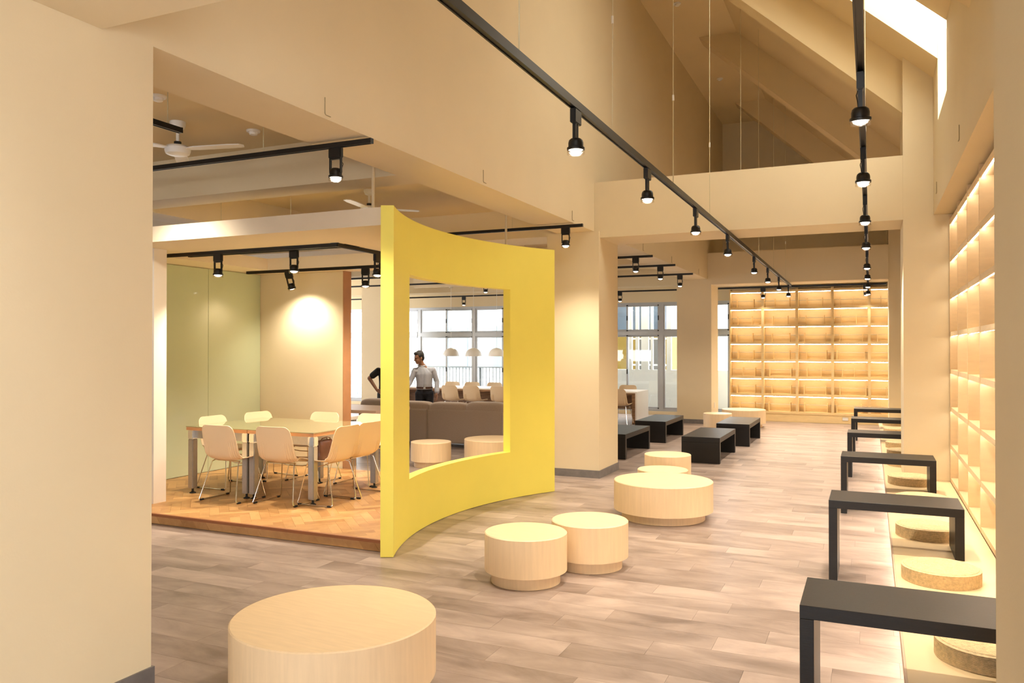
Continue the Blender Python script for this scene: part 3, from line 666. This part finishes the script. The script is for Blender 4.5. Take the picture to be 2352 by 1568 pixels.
# ------------------------------------------------------------------ shell chairs
def chair_template():
    r = link('shell_chair', None)
    prof = [(.215, .425), (.195, .441), (.12, .440), (.02, .428), (-.08, .424), (-.15, .432), (-.190, .462), (-.212, .520), (-.228, .600), (-.243, .680), (-.254, .745), (-.262, .800)]
    def cr(t):
        n = len(prof) - 1; f = t * n; i = min(int(f), n - 1); u = f - i
        p = [Vector(prof[max(0, min(n, i + k))]) for k in (-1, 0, 1, 2)]
        return 0.5 * ((2 * p[1]) + (p[2] - p[0]) * u + (2 * p[0] - 5 * p[1] + 4 * p[2] - p[3]) * u * u + (3 * p[1] - p[0] - 3 * p[2] + p[3]) * u ** 3)
    NU = 90; vs = []
    TS = [i / 40 for i in range(38)] + [.94, .953, .965, .975, .983, .989, .994, .9975, 1.0]
    NS = len(TS) - 1; RC = 0.075
    for t in TS:
        p = cr(t); q = cr(min(1, t + .01)) - cr(max(0, t - .01)); q.normalize(); nrm = Vector((abs(q.y), abs(q.x)))   # up over the seat, forward over the back
        wid = 0.214 + 0.020 * math.sin(math.pi * min(1, t / .9))
        d = prof[-1][1] - p.y
        if t > .5 and d < RC: wid += -RC + math.sqrt(max(0, RC * RC - (RC - d) ** 2))
        if t < .10: wid *= 1 - .12 * (1 - t / .10) ** 2
        ref = 0.225
        for k in range(NU + 1):
            u = -1 + 2 * k / NU; x = u * wid; ua = abs(x) / ref
            lift = (0.030 * ua ** 2.6 if t < .45 else 0.045 * ua ** 2.2 * (1 - .55 * (t - .45) / .55))
            rib = 0
            if .38 < t < .76 and .56 < abs(u) < .96:
                rib = 0.0048 * math.sin((abs(u) - .56) / .40 * 4 * 2 * math.pi) * max(0, min(1, (t - .38) / .05, (.76 - t) / .05))
            e = lift + rib
            vs.append((x, p.x + nrm.x * e, p.y + nrm.y * e))
    fs = [(i * (NU + 1) + k, i * (NU + 1) + k + 1, (i + 1) * (NU + 1) + k + 1, (i + 1) * (NU + 1) + k) for i in range(NS) for k in range(NU)]
    mb = MB().add(vs, fs, True); o = mb.build('shell', SHELL, r)
    m = o.modifiers.new('thick', 'SOLIDIFY'); m.thickness = 0.008; m.offset = 0
    for s in (-1, 1):
        x0, x1 = s * .17, s * .255
        path = [(x0, .10, .418), (x0 * 1.03, .14, .405), (s * .235, .195, .06), (s * .245, .205, .022), (s * .25, .185, .008), (x1, .0, .008), (s * .255, -.205, .008), (s * .25, -.232, .022), (s * .24, -.222, .06), (x0 * 1.05, -.125, .405), (x0, -.09, .418)]
        lg = MB().tube(path, .0062, 8).build('sled_leg', CHROME, r)
        for y in (.17, -.195): MB().box(s * .252 - .011, s * .252 + .011, y - .02, y + .02, 0.0005, .016).build('foot', RUB, lg)
    for pth in ([(-.17, .10, .416), (.17, .10, .416)], [(-.17, -.09, .416), (.17, -.09, .416)], [(-.185, .145, .375), (-.10, .12, .36), (.10, .12, .36), (.185, .145, .375)]): MB().tube(pth, .0055, 8).build('cross_bar', CHROME, r)
    return r
chp = chair_template(); ch_used = []
def chair(x, y, z, rz, label, group):
    o = chp if not ch_used else copy_tree(chp); ch_used.append(o)
    o.location = (x, y, z); o.rotation_euler.z = R(rz); tag(o, label, 'chair', group); return o
G1 = 'cream chairs round the meeting tables'
chair(-6.16, 6.50, PZ, 0, 'cream shell chair on the near side, nearest the green wall', G1)
chair(-5.53, 6.60, PZ, 2, 'cream shell chair on the near side, beside the front table corner', G1)
chair(-5.14, 6.78, PZ, 90, 'cream shell chair at the right end holding a brown bag', G1)
chair(-5.16, 7.24, PZ, 86, 'cream shell chair at the right end, next to the yellow frame edge', G1)
chair(-6.80, 7.08, PZ, -90, 'cream shell chair at the left end, partly behind a near side chair', G1)
chair(-6.74, 7.74, PZ, -97, 'cream shell chair at the left end, its back showing over the table middle', G1)
chair(-6.17, 7.82, PZ, 180, 'cream shell chair on the far side before the beige wall', G1)
chair(-5.49, 7.86, PZ, 180, 'cream shell chair on the far side before the window gap', G1)
# meeting tables
def meet_table(x0, x1, label):
    y0, y1, h = 6.52, 7.72, 0.735
    t = root('meeting_table', label, 'table', (x0, y0, PZ), 0, 'glass topped meeting tables'); W, D = x1 - x0, y1 - y0
    MB().box(0, W, 0, D, h - .040, h - .006).build('wood_edge', OAKE, t)
    MB().box(-.004, W + .004 if x1 > -5.5 else W, -.004, D + .004, h - .005, h + .003).build('glass_top', TOPGL, t)
    MB().box(.06, W - .06, .05, .075, h - .13, h - .041).box(.06, W - .06, D - .075, D - .05, h - .13, h - .041).box(.05, .075, .075, D - .075, h - .13, h - .041).box(W - .075, W - .05, .075, D - .075, h - .13, h - .041).build('apron', STEEL, t)
    for x in (.045, W - .045):
        for y in (.05, D - .05):
            lg = MB().box(x - .036, x + .036, y - .036, y + .036, .055, h - .14).build('leg', STEEL, t, bevel=.006)
            MB().box(x - .039, x + .039, y - .039, y + .039, h - .139, h - .0405).build('chrome_collar', CHROME, lg, bevel=.008)
            MB().lathe([(.012, .02), (.012, .055)], (x, y, 0), 12).lathe([(.034, .001), (.034, .008), (.012, .02)], (x, y, 0), 16).build('foot', RUB, lg)
meet_table(-6.86, -6.003, 'olive glass topped meeting table near the green wall')
meet_table(-5.997, -5.135, 'olive glass topped meeting table near the yellow frame')
# leather bag on a chair
bg_ = root('leather_bag', 'dark brown leather handbag on the right end chair', 'bag', (-5.17, 6.74, PZ + 0.436), R(82))
bg_.scale = (0.92, 0.92, 0.80)
LEA = mat('brown_leather', (0.085, 0.024, 0.008, 1), 0.3, noise=0.3, nscale=9, bump=0.15, bscale=30)
mb = MB(); rings = []
for z, w, d in ((0.008, .14, .075), (.03, .150, .085), (.10, .145, .080), (.18, .130, .060), (.24, .115, .040), (.262, .105, .022)):
    for k in range(24):
        a = 2 * math.pi * k / 24; ca, sa = math.cos(a), math.sin(a)
        f = 1 + .03 * math.sin(5 * a + z * 40)
        rings.append((w * math.copysign(abs(ca) ** .6, ca) * f, d * math.copysign(abs(sa) ** .7, sa) * f, z))
mb.add(rings, [(i * 24 + k, i * 24 + (k + 1) % 24, (i + 1) * 24 + (k + 1) % 24, (i + 1) * 24 + k) for i in range(5) for k in range(24)] + [tuple(range(23, -1, -1)), tuple(range(120, 144))], True).build('bag_body', LEA, bg_)
for s in (-1, 1): MB().tube([(-.07, s * .02, .255), (-.06, s * .03, .285), (0, s * .035, .30), (.06, s * .03, .285), (.07, s * .02, .255)], .006, 8).build('handle', LEA, bg_)
MB().box(.10, .13, -.07, -.066, .13, .22).build('hang_tag', mat('yellow_tag', (0.75, 0.38, 0.02, 1), 0.5, noise=.05, nscale=9), bg_)

# ------------------------------------------------------------------ lounge behind the yellow frame
def rcush(x0, x1, y0, y1, z0, z1, name, m, parent, bev=.05):
    return MB().box(x0, x1, y0, y1, z0, z1).build(name, m, parent, bevel=bev, bseg=4)
def puff(x0, x1, y0, y1, z0, z1, name, m, parent, e=.38):
    c = ((x0 + x1) / 2, (y0 + y1) / 2, (z0 + z1) / 2); h = ((x1 - x0) / 2, (y1 - y0) / 2, (z1 - z0) / 2); vs = []; nr, ns = 14, 32
    P = lambda v, q: math.copysign(abs(v) ** q, v)
    for i in range(nr + 1):
        t = -math.pi / 2 + math.pi * i / nr
        for k in range(ns):
            a = 2 * math.pi * k / ns
            vs.append((c[0] + h[0] * P(math.cos(t), e) * P(math.cos(a), e), c[1] + h[1] * P(math.cos(t), e) * P(math.sin(a), e), c[2] + h[2] * P(math.sin(t), e * 1.5)))
    fs = [(i * ns + k, i * ns + (k + 1) % ns, (i + 1) * ns + (k + 1) % ns, (i + 1) * ns + k) for i in range(nr) for k in range(ns)]
    return MB().add(vs, fs, True).build(name, m, parent)
def sofa(x, y, rz, w, label, m, n=2):
    s = root('sofa', label, 'sofa', (x, y, 0), R(rz), 'fabric sofas')
    seg = w / n
    for k in range(n):
        rcush(k * seg + .004, (k + 1) * seg - .004, 0, .20, .07, .635, 'back_panel', m, s, .015)
        rcush(k * seg + .004, (k + 1) * seg - .004, .20, .80, .07, .30, 'base', m, s, .015)
        rcush(k * seg + .01, (k + 1) * seg - .01,   .21, .82, .30, .44, 'seat_cushion', m, s, .04)
        h = seg / 2
        for q in range(2):
            puff(k * seg + q * h - .015, k * seg + (q + 1) * h + .015, .04, .30, .47, .785 - .025 * ((k + q) % 2), 'back_cushion', m, s)
    for x_ in (.06, w / 2, w - .06):
        for y_ in (.06, .74): MB().box(x_ - .025, x_ + .025, y_ - .025, y_ + .025, .001, .07).build('foot', RUB, s)
sofa(-8.42, 11.95, 0, 2.86, 'long taupe sofa with its back to us, seen through the yellow opening', SOFA, 2)
sofa(-5.05, 13.2, 90, 1.8, 'paler sofa standing crosswise behind the right end of the taupe sofa', SOFAL, 1)
# long white table with chairs by the windows
lt = root('slab_table', 'long white slab ended table with striped wood inside, before the windows', 'table', (0, 0, 0))
MB().box(-11.2, -4.72, 17.20, 18.20, .690, .720).build('table_top', LAMW, lt)
MB().box(-4.755, -4.72, 17.20, 18.20, .001, .690).build('end_panel', LAMW, lt); MB().box(-11.2, -11.165, 17.20, 18.20, .001, .690).build('end_panel', LAMW, lt)
MB().box(-11.16, -4.756, 17.202, 18.198, .645, .6895).box(-4.83, -4.756, 17.202, 18.198, .001, .645).build('striped_inner_edge', ZEBR, lt)
MB().box(-11.1, -4.86, 17.66, 17.74, .30, .645).build('modesty_panel', ZEBR, lt)
G2 = 'cream chairs at the long white table'
for j, x in enumerate((-9.20, -8.62, -7.90, -5.05)): chair(x, 17.02, 0, random.uniform(-4, 4), 'cream shell chair on the near side of the long white table, ' + ['beside the man', 'second from the man', 'behind the pale sofa', 'by the cream column'][j], G2)
for j, x in enumerate((-10.09, -9.50, -8.87, -5.32)): chair(x, 18.36, 0, 180 + random.uniform(-4, 4), 'cream shell chair on the window side of the white table, ' + ['leftmost', 'second from left', 'third from left', 'by the slab end'][j], G2)
# pendant lamps
def pendant(x, y, label):
    p = root('pendant_lamp', label, 'pendant lamp', (x, y, 1.487), 0, 'white dome pendants over the long table')
    r = .205
    MB().lathe([(r, 0), (r * .985, .035), (r * .93, .08), (r * .82, .125), (r * .64, .163), (r * .40, .19), (r * .15, .203), (.012, .206)], (0, 0, 0), 40, caps=False).lathe([(r - .006, 0), (r * .95, .035), (r * .80, .118), (r * .6, .156), (r * .36, .182), (.012, .198)], (0, 0, 0), 40, caps=False).build('shade', WHITE, p)
    MB().tube([(0, 0, .20), (0, 0, ZB - 1.487 - .03)], .004, 6).build('cord', WHITE, p)
    MB().lathe([(.05, ZB - 1.487 - .035), (.05, ZB - 1.487 - .002)], (0, 0, 0), 20).build('ceiling_rose', CHROME, p)
    MB().ell((0, 0, .09), (.035, .035, .045), 12, 8).build('bulb', emis('bulb_glow', (1, .93, .8), 2.0), p)
for j, x in enumerate((-9.55, -8.92, -8.29)): pendant(x, 17.5, 'white dome pendant lamp by the windows, ' + ['nearest the man', 'middle of three', 'rightmost of three'][j])
struct('trim_1', MB().box(-10.6, -7.4, 17.44, 17.56, ZB, ZC), WALL, 'small ceiling batten carrying the pendant lamps', 'batten')
# pale tables at the left, behind the meeting wall
for j, (x0, x1, y0, y1, h) in enumerate(((-8.7, -6.78, 10.08, 11.05, .75), (-8.2, -6.72, 9.22, 9.62, .72))):
    t = root('pale_table', ['pale wood table behind the meeting wall, the farther one', 'narrow pale table just behind the meeting wall'][j], 'table', (x0, y0, 0), 0, 'pale tables behind the meeting wall')
    W, D = x1 - x0, y1 - y0
    MB().box(0, W, 0, D, h - .05, h).build('table_top', LAMW if j else mat('pink_beech', (0.66, 0.47, 0.36, 1), .4, noise=.04, nscale=4, stretch=(1, 8, 1)), t, bevel=.003)
    for a in (.05, W - .11):
        for b in (.05, D - .11): MB().box(a, a + .06, b, b + .06, .001, h - .05).build('leg', STEEL, t)

# ------------------------------------------------------------------ ceiling fans, detectors, hooks
def fan(x, y, rz, label):
    f = root('ceiling_fan', label, 'ceiling fan', (x, y, ZC), R(rz), 'white ceiling fans')
    MB().lathe([(.015, -.075), (.05, -.06), (.065, -.03), (.065, -.001)], (0, 0, 0), 24).build('canopy', WHITE, f)
    MB().tube([(0, 0, -.07), (0, 0, -.20)], .014, 10).build('down_rod', WHITE, f)
    MB().lathe([(.03, -.17), (.03, -.20), (.028, -.21)], (0, 0, 0), 16).build('collar', RUB, f)
    MB().lathe([(.07, -.285), (.095, -.275), (.105, -.25), (.105, -.225), (.09, -.208), (.03, -.20)], (0, 0, 0), 32).build('motor', WHITE, f)
    for k in range(3):
        a = 2 * math.pi * k / 3
        p = [(.095, -.03), (.18, -.055), (.50, -.06), (.60, -.045), (.62, 0), (.60, .045), (.50, .055), (.18, .05), (.095, .03)]
        bl = MB().prism(p, -.238, -.230).build('blade', WHITE, f); bl.rotation_euler.z = a
fan(-5.37, 5.00, 12, 'white ceiling fan high at the left, above the track before the meeting corner')
fan(-5.55, 8.10, 40, 'white ceiling fan above the canopy behind the yellow frame')
def detector(x, y, z, label):
    d = root('smoke_detector', label, 'smoke detector', (x, y, z), 0, 'ceiling detectors')
    MB().lathe([(.055, -.018), (.06, -.012), (.06, -.0005)], (0, 0, 0), 24).build('base', WHITE, d)
    MB().lathe([(.02, -.045), (.034, -.04), (.04, -.0185)], (0, 0, 0), 24).build('sensor', WHITE, d)
detector(-2.79, 12.59, ZT, 'white smoke detector on the high ceiling at the top edge')
detector(-2.78, 16.47, ZT, 'white smoke detector on the high ceiling above the left hall track')
detector(-4.95, 4.42, ZC, 'round ceiling disc beside the top of the broad left column')
detector(-4.97, 5.47, ZC, 'round ceiling disc above the track before the meeting corner')
def hook(x, y, label, s=1):
    tag(MB().tube([(0, 0, 0.115), (0, 0, .012), (0, .004, .003), (0, .012, 0), (0, .06, 0)], .0032, 6).build('conduit_stub', HOOK, None, (x + .0035 * s, y, 3.245 if s > 0 else 3.33)), label, 'wall hook', 'small wall hooks')
for k, y in enumerate((4.30, 6.67, 9.10)): hook(XL, y, f'small painted hook low on the left upper wall, {ORD[k]} from the camera')
for k, y in enumerate((12.4, 14.4, 16.9)): hook(XL, y, f'small painted hook on the left upper wall beyond the cross beam, {ORD[k].replace("nearest", "first")}')
for k, y in enumerate((7.12, 9.47)): hook(XR, y, f'small painted hook low on the right upper wall, {["nearer", "farther"][k]} one', -1)

# ------------------------------------------------------------------ people
SKIN = mat('skin', (0.33, 0.165, 0.095, 1), 0.5, noise=0.05, nscale=12)
HAIR = mat('black_hair', (0.012, 0.009, 0.008, 1), 0.5, noise=0.3, nscale=40, stretch=(1, 1, 4), bump=0.4, bscale=80)
def cone_chain(mb, pts, rad, sub=4):
    P = [Vector(p) for p in pts]
    for i in range(len(P) - 1):
        for k in range(sub + 1):
            t = k / sub; c = P[i].lerp(P[i + 1], t); a, b = rad[i], rad[i + 1]
            a = a if isinstance(a, tuple) else (a, a, a); b = b if isinstance(b, tuple) else (b, b, b)
            mb.ell(c, tuple(a[q] + (b[q] - a[q]) * t for q in range(3)), 14, 8)
def remesh(name, mb, m, parent, vox, smooth=6, fn=None):
    me = bpy.data.meshes.new(name); me.from_pydata(mb.v, [], mb.f)
    o = bpy.data.objects.new(name, me); COL.objects.link(o)
    r = o.modifiers.new('r', 'REMESH'); r.mode = 'VOXEL'; r.voxel_size = vox
    s = o.modifiers.new('s', 'SMOOTH'); s.iterations = smooth; s.factor = .5
    dg = bpy.context.evaluated_depsgraph_get(); ev = o.evaluated_get(dg)
    nm = bpy.data.meshes.new_from_object(ev); bpy.data.objects.remove(o); bpy.data.meshes.remove(me)
    if fn:
        for v in nm.vertices: v.co = fn(v.co)
    for p in nm.polygons: p.use_smooth = True
    nm.materials.clear(); nm.materials.append(m); nm.name = name
    return link(name, nm, parent)
def hand_shapes(mb, wrist, d, side, curl=.5):
    """palm, four fingers and a thumb below a wrist; d = pointing direction, side = thumb direction"""
    d = Vector(d).normalized(); side = Vector(side); side = (side - d * side.dot(d)).normalized(); n = d.cross(side)
    w = Vector(wrist)
    for s in (-.024, -.008, .008, .024): cone_chain(mb, [w + side * s * .8 + d * .01, w + d * .085 + side * s], [.015, .0125], 5)
    for s, L in ((.027, .072), (.009, .082), (-.009, .076), (-.026, .060)):
        a = w + d * .085 + side * s; b = a + d * L * .5 + n * curl * .010; c = b + (d * (1 - curl * .5) + n * curl * .8).normalized() * L * .5
        cone_chain(mb, [a, b, c], [.0095, .0088, .0075], 5)
    a = w + d * .025 + side * .026; b = a + (d * .6 + side * .7).normalized() * .035; c = b + (d * .95 + side * .1 + n * .2).normalized() * .035
    cone_chain(mb, [a, b, c], [.012, .0105, .0085], 5)
def person(loc, rz, label, cloth, P):
    t = root('person', label, 'person', loc, rz)
    body = MB(); hc = Vector(P['head']); yaw = P['head_yaw']; rot = Matrix.Rotation(yaw, 3, 'Z') @ Matrix.Rotation(P['nod'], 3, 'X')
    H = lambda x, y, z: hc + rot @ Vector((x, y, z))       # face looks to local -y
    body.ell(H(0, .008, .03), (.072, .092, .090), 20, 14, rot); body.ell(H(0, -.018, -.035), (.058, .068, .075), 18, 12, rot)
    body.ell(H(0, -.045, -.085), (.036, .036, .028), 14, 8, rot)                      # chin
    cone_chain(body, [H(0, -.083, .005), H(0, -.100, -.030)], [.009, .014], 4)          # nose
    body.ell(H(0, -.082, -.062), (.022, .010, .008), 10, 6, rot)                        # lips
    body.ell(H(0, -.078, .022), (.045, .012, .010), 10, 6, rot)                         # brow
    for s in (-1, 1): body.ell(H(s * .074, .012, -.012), (.010, .020, .032), 10, 8, rot)  # ears
    cone_chain(body, [H(0, .015, -.05), P['neck']], [.052, .056], 5)
    ch, be, pe = P['chest'], P['belly'], P['pelvis']
    cone_chain(body, [P['neck'], ch, be, pe], [(.075, .06, .06), (.15, .095, .10), (.135, .095, .09), (.145, .10, .085)], 6)
    for arm in P['arms']:
        cone_chain(body, [ch + (Vector(arm[0]) - ch) * .55, arm[0], arm[1], arm[2]], [.06, .052, .040, .027], 16)
        hand_shapes(body, arm[2], Vector(arm[2]) - Vector(arm[1]) if len(arm) < 4 else arm[3], arm[4] if len(arm) > 4 else (0, -1, 0))
    for leg in P['legs']:
        cone_chain(body, [leg[0], leg[1], leg[2]], [.078, .052, .036], 10)
        cone_chain(body, [leg[2], (leg[2][0], leg[2][1] - .14, .035)], [.036, .032], 5)
    remesh('body', body, SKIN, t, .0052, 4)
    eye = mat('dark_eye', (0.02, .015, .012, 1), .2, noise=.05, nscale=20)
    for s in (-1, 1): MB().ell(H(s * .030, -.0815, .004), (.011, .006, .0055), 10, 6, rot).build('eye', eye, t)
    hair = MB(); hair.ell(H(0, .022, .050), (.081, .094, .088), 20, 14, rot); hair.ell(H(0, -.042, .094), (.054, .046, .030), 14, 10, rot); hair.ell(H(0, .055, -.005), (.070, .058, .075), 14, 10, rot)
    for s in (-1, 1): hair.ell(H(s * .068, .0, .035), (.014, .035, .045), 10, 8, rot)
    def trim(c):
        q = rot.transposed() @ (c - hc)
        if q.y < -.030 and q.z < .075: q.z = max(q.z, .070); 
        if q.y < -.01 and q.z < .02: q.y = -.01
        return hc + rot @ q
    remesh('hair', hair, HAIR, t, .007, 3, trim)
    cloth(t, P)
    return t
def man_cloth(t, P):
    SH = mat('pale_grey_shirt', (0.50, 0.53, 0.62, 1), .8, noise=.05, nscale=14, bump=.35, bscale=14)
    ch, be, pe = P['chest'], P['belly'], P['pelvis']
    s = MB(); top = Vector(P['neck']) - Vector((0, 0, .045))
    cone_chain(s, [top, ch, be, pe + Vector((0, 0, .05))], [(.095, .075, .055), (.168, .115, .11), (.152, .115, .09), (.155, .115, .05)], 7)
    for a in P['arms']:
        A = [Vector(q) for q in a[:3]]
        cone_chain(s, [ch + (A[0] - ch) * .55, A[0], A[1], A[1].lerp(A[2], .86)], [.064, .054, .050, .041], 8)
        cone_chain(s, [Vector(P['neck']) - Vector((0, 0, .055)), A[0] - Vector((0, 0, .008))], [.056, .050], 6)
        cone_chain(s, [A[1].lerp(A[2], .78), A[1].lerp(A[2], .90)], [.050, .050], 3)       # turned cuff
    remesh('shirt', s, SH, t, .008, 4)
    c = MB(); nk = Vector(P['neck'])
    for sgn in (-1, 1):
        pts = []
        for k in range(9):
            a = math.pi * (0.5 - sgn * (1.08 * k / 8)); pts.append((nk.x + .070 * math.cos(a), nk.y + .008 + .062 * math.sin(a), nk.z + .022 - .040 * (k / 8) ** 2))
        c.tube(pts, [.016] * 7 + [.017, .012], 8)
    c.build('collar', SH, t)
    MB().tube([(be.x + .0, be.y - .122, ch.z + .03), (be.x, be.y - .122, be.z), (be.x, be.y - .122, pe.z + .07)], .006, 6).build('button_placket', SH, t)
    tr = MB(); TR = mat('dark_navy_trousers', (0.008, 0.009, 0.016, 1), .8, noise=.1, nscale=20)
    cone_chain(tr, [pe + Vector((0, 0, .035)), pe - Vector((0, 0, .04))], [(.152, .112, .05), (.160, .118, .07)], 3)
    for leg in P['legs']: cone_chain(tr, [leg[0], leg[1], (leg[2][0], leg[2][1], .06)], [.095, .070, .058], 10)
    remesh('trousers', tr, TR, t, .009, 4)
    b = MB(); z = pe.z + .068
    ring = [(pe.x + .158 * math.cos(2 * math.pi * k / 32), pe.y + .120 * math.sin(2 * math.pi * k / 32)) for k in range(32)]
    b.add([(x, y, z - .018) for x, y in ring] + [(x, y, z + .018) for x, y in ring], [(k, (k + 1) % 32, 32 + (k + 1) % 32, 32 + k) for k in range(32)], True)
    b.build('belt', mat('brown_belt', (0.06, .018, .009, 1), .4, noise=.1, nscale=20), t)
    MB().box(pe.x - .02, pe.x + .02, pe.y - .128, pe.y - .12, z - .016, z + .016).build('buckle', STEEL, t)
    for leg in P['legs']:
        s_ = MB(); cone_chain(s_, [(leg[2][0], leg[2][1] + .03, .045), (leg[2][0], leg[2][1] - .19, .038)], [.047, .040], 6); remesh('shoe', s_, RUB, t, .008, 3)
V = Vector
man = dict(head=V((-.105, -.05, 1.505)), head_yaw=R(-62), nod=R(12), neck=V((-.045, -.012, 1.352)), chest=V((-.01, 0, 1.19)), belly=V((.0, .0, 1.02)), pelvis=V((.0, .01, .87)),
           arms=[(V((.165, 0, 1.275)), V((.235, .02, 1.055)), V((.235, -.05, .845)), V((-.02, -.25, -1)), (-.4, -1, 0)), (V((-.18, -.01, 1.265)), V((-.265, -.02, 1.06)), V((-.36, -.16, .89)), V((-.5, -.6, -.7)), (.8, -.6, 0))],
           legs=[(V((.085, 0, .82)), V((.095, -.01, .45)), V((.10, .03, .06))), (V((-.085, 0, .82)), V((-.10, -.01, .45)), V((-.11, .03, .06)))])
d0 = ray(975, 798); mp_ = d0 * 15.15
person((mp_.x, mp_.y, 0.001), math.atan2(-mp_.x, mp_.y), 'person in pale grey shirt and dark trousers standing behind the taupe sofa', man_cloth, man)
def tee_cloth(t, P):
    BT = mat('black_tshirt', (0.012, 0.012, 0.013, 1), .85, noise=.1, nscale=14, bump=.3, bscale=14)
    ch, be, pe = P['chest'], P['belly'], P['pelvis']; s = MB()
    cone_chain(s, [Vector(P['neck']) - Vector((0, 0, .04)), ch, be, pe], [(.095, .075, .05), (.165, .115, .11), (.155, .118, .09), (.165, .122, .06)], 7)
    for a in P['arms']:
        A = [Vector(q) for q in a[:3]]; cone_chain(s, [ch + (A[0] - ch) * .55, A[0], A[0].lerp(A[1], .62)], [.07, .068, .064], 8)
    remesh('tshirt', s, BT, t, .008, 4)
    tr = MB(); cone_chain(tr, [pe + Vector((0, 0, .0)), pe - Vector((0, 0, .10))], [(.158, .120, .06), (.170, .128, .08)], 3)
    for leg in P['legs']: cone_chain(tr, [leg[0], leg[1] + Vector((0, 0, .05))], [.10, .082], 10)
    remesh('shorts', tr, mat('charcoal_shorts', (0.035, .036, .036, 1), .8, noise=.1, nscale=15), t, .009, 4)
    for leg in P['legs']:
        s_ = MB(); cone_chain(s_, [(leg[2][0], leg[2][1] + .03, .045), (leg[2][0], leg[2][1] - .19, .038)], [.047, .040], 6); remesh('shoe', s_, RUB, t, .008, 3)
p2 = dict(head=V((.02, -.16, 1.47)), head_yaw=R(40), nod=R(18), neck=V((.0, -.07, 1.325)), chest=V((0, -.03, 1.17)), belly=V((0, 0, 1.0)), pelvis=V((0, .02, .84)),
          arms=[(V((-.165, -.03, 1.25)), V((-.335, .02, 1.11)), V((-.190, -.05, .885)), V((.6, -.5, -.4)), (0, -.3, 1)), (V((.165, -.05, 1.25)), V((.24, -.08, 1.02)), V((.18, -.28, .92)), V((-.2, -1, .1)), (-.3, 0, 1))],
          legs=[(V((.09, .01, .80)), V((.10, -.01, .44)), V((.10, .03, .06))), (V((-.09, .01, .80)), V((-.11, -.01, .44)), V((-.12, .03, .06)))])
d1 = ray(889, 798); q_ = d1 * 15.35
person((q_.x, q_.y, 0.001), math.atan2(-q_.x, q_.y), 'person in black t-shirt with a hand on the hip, mostly behind the yellow frame', tee_cloth, p2)
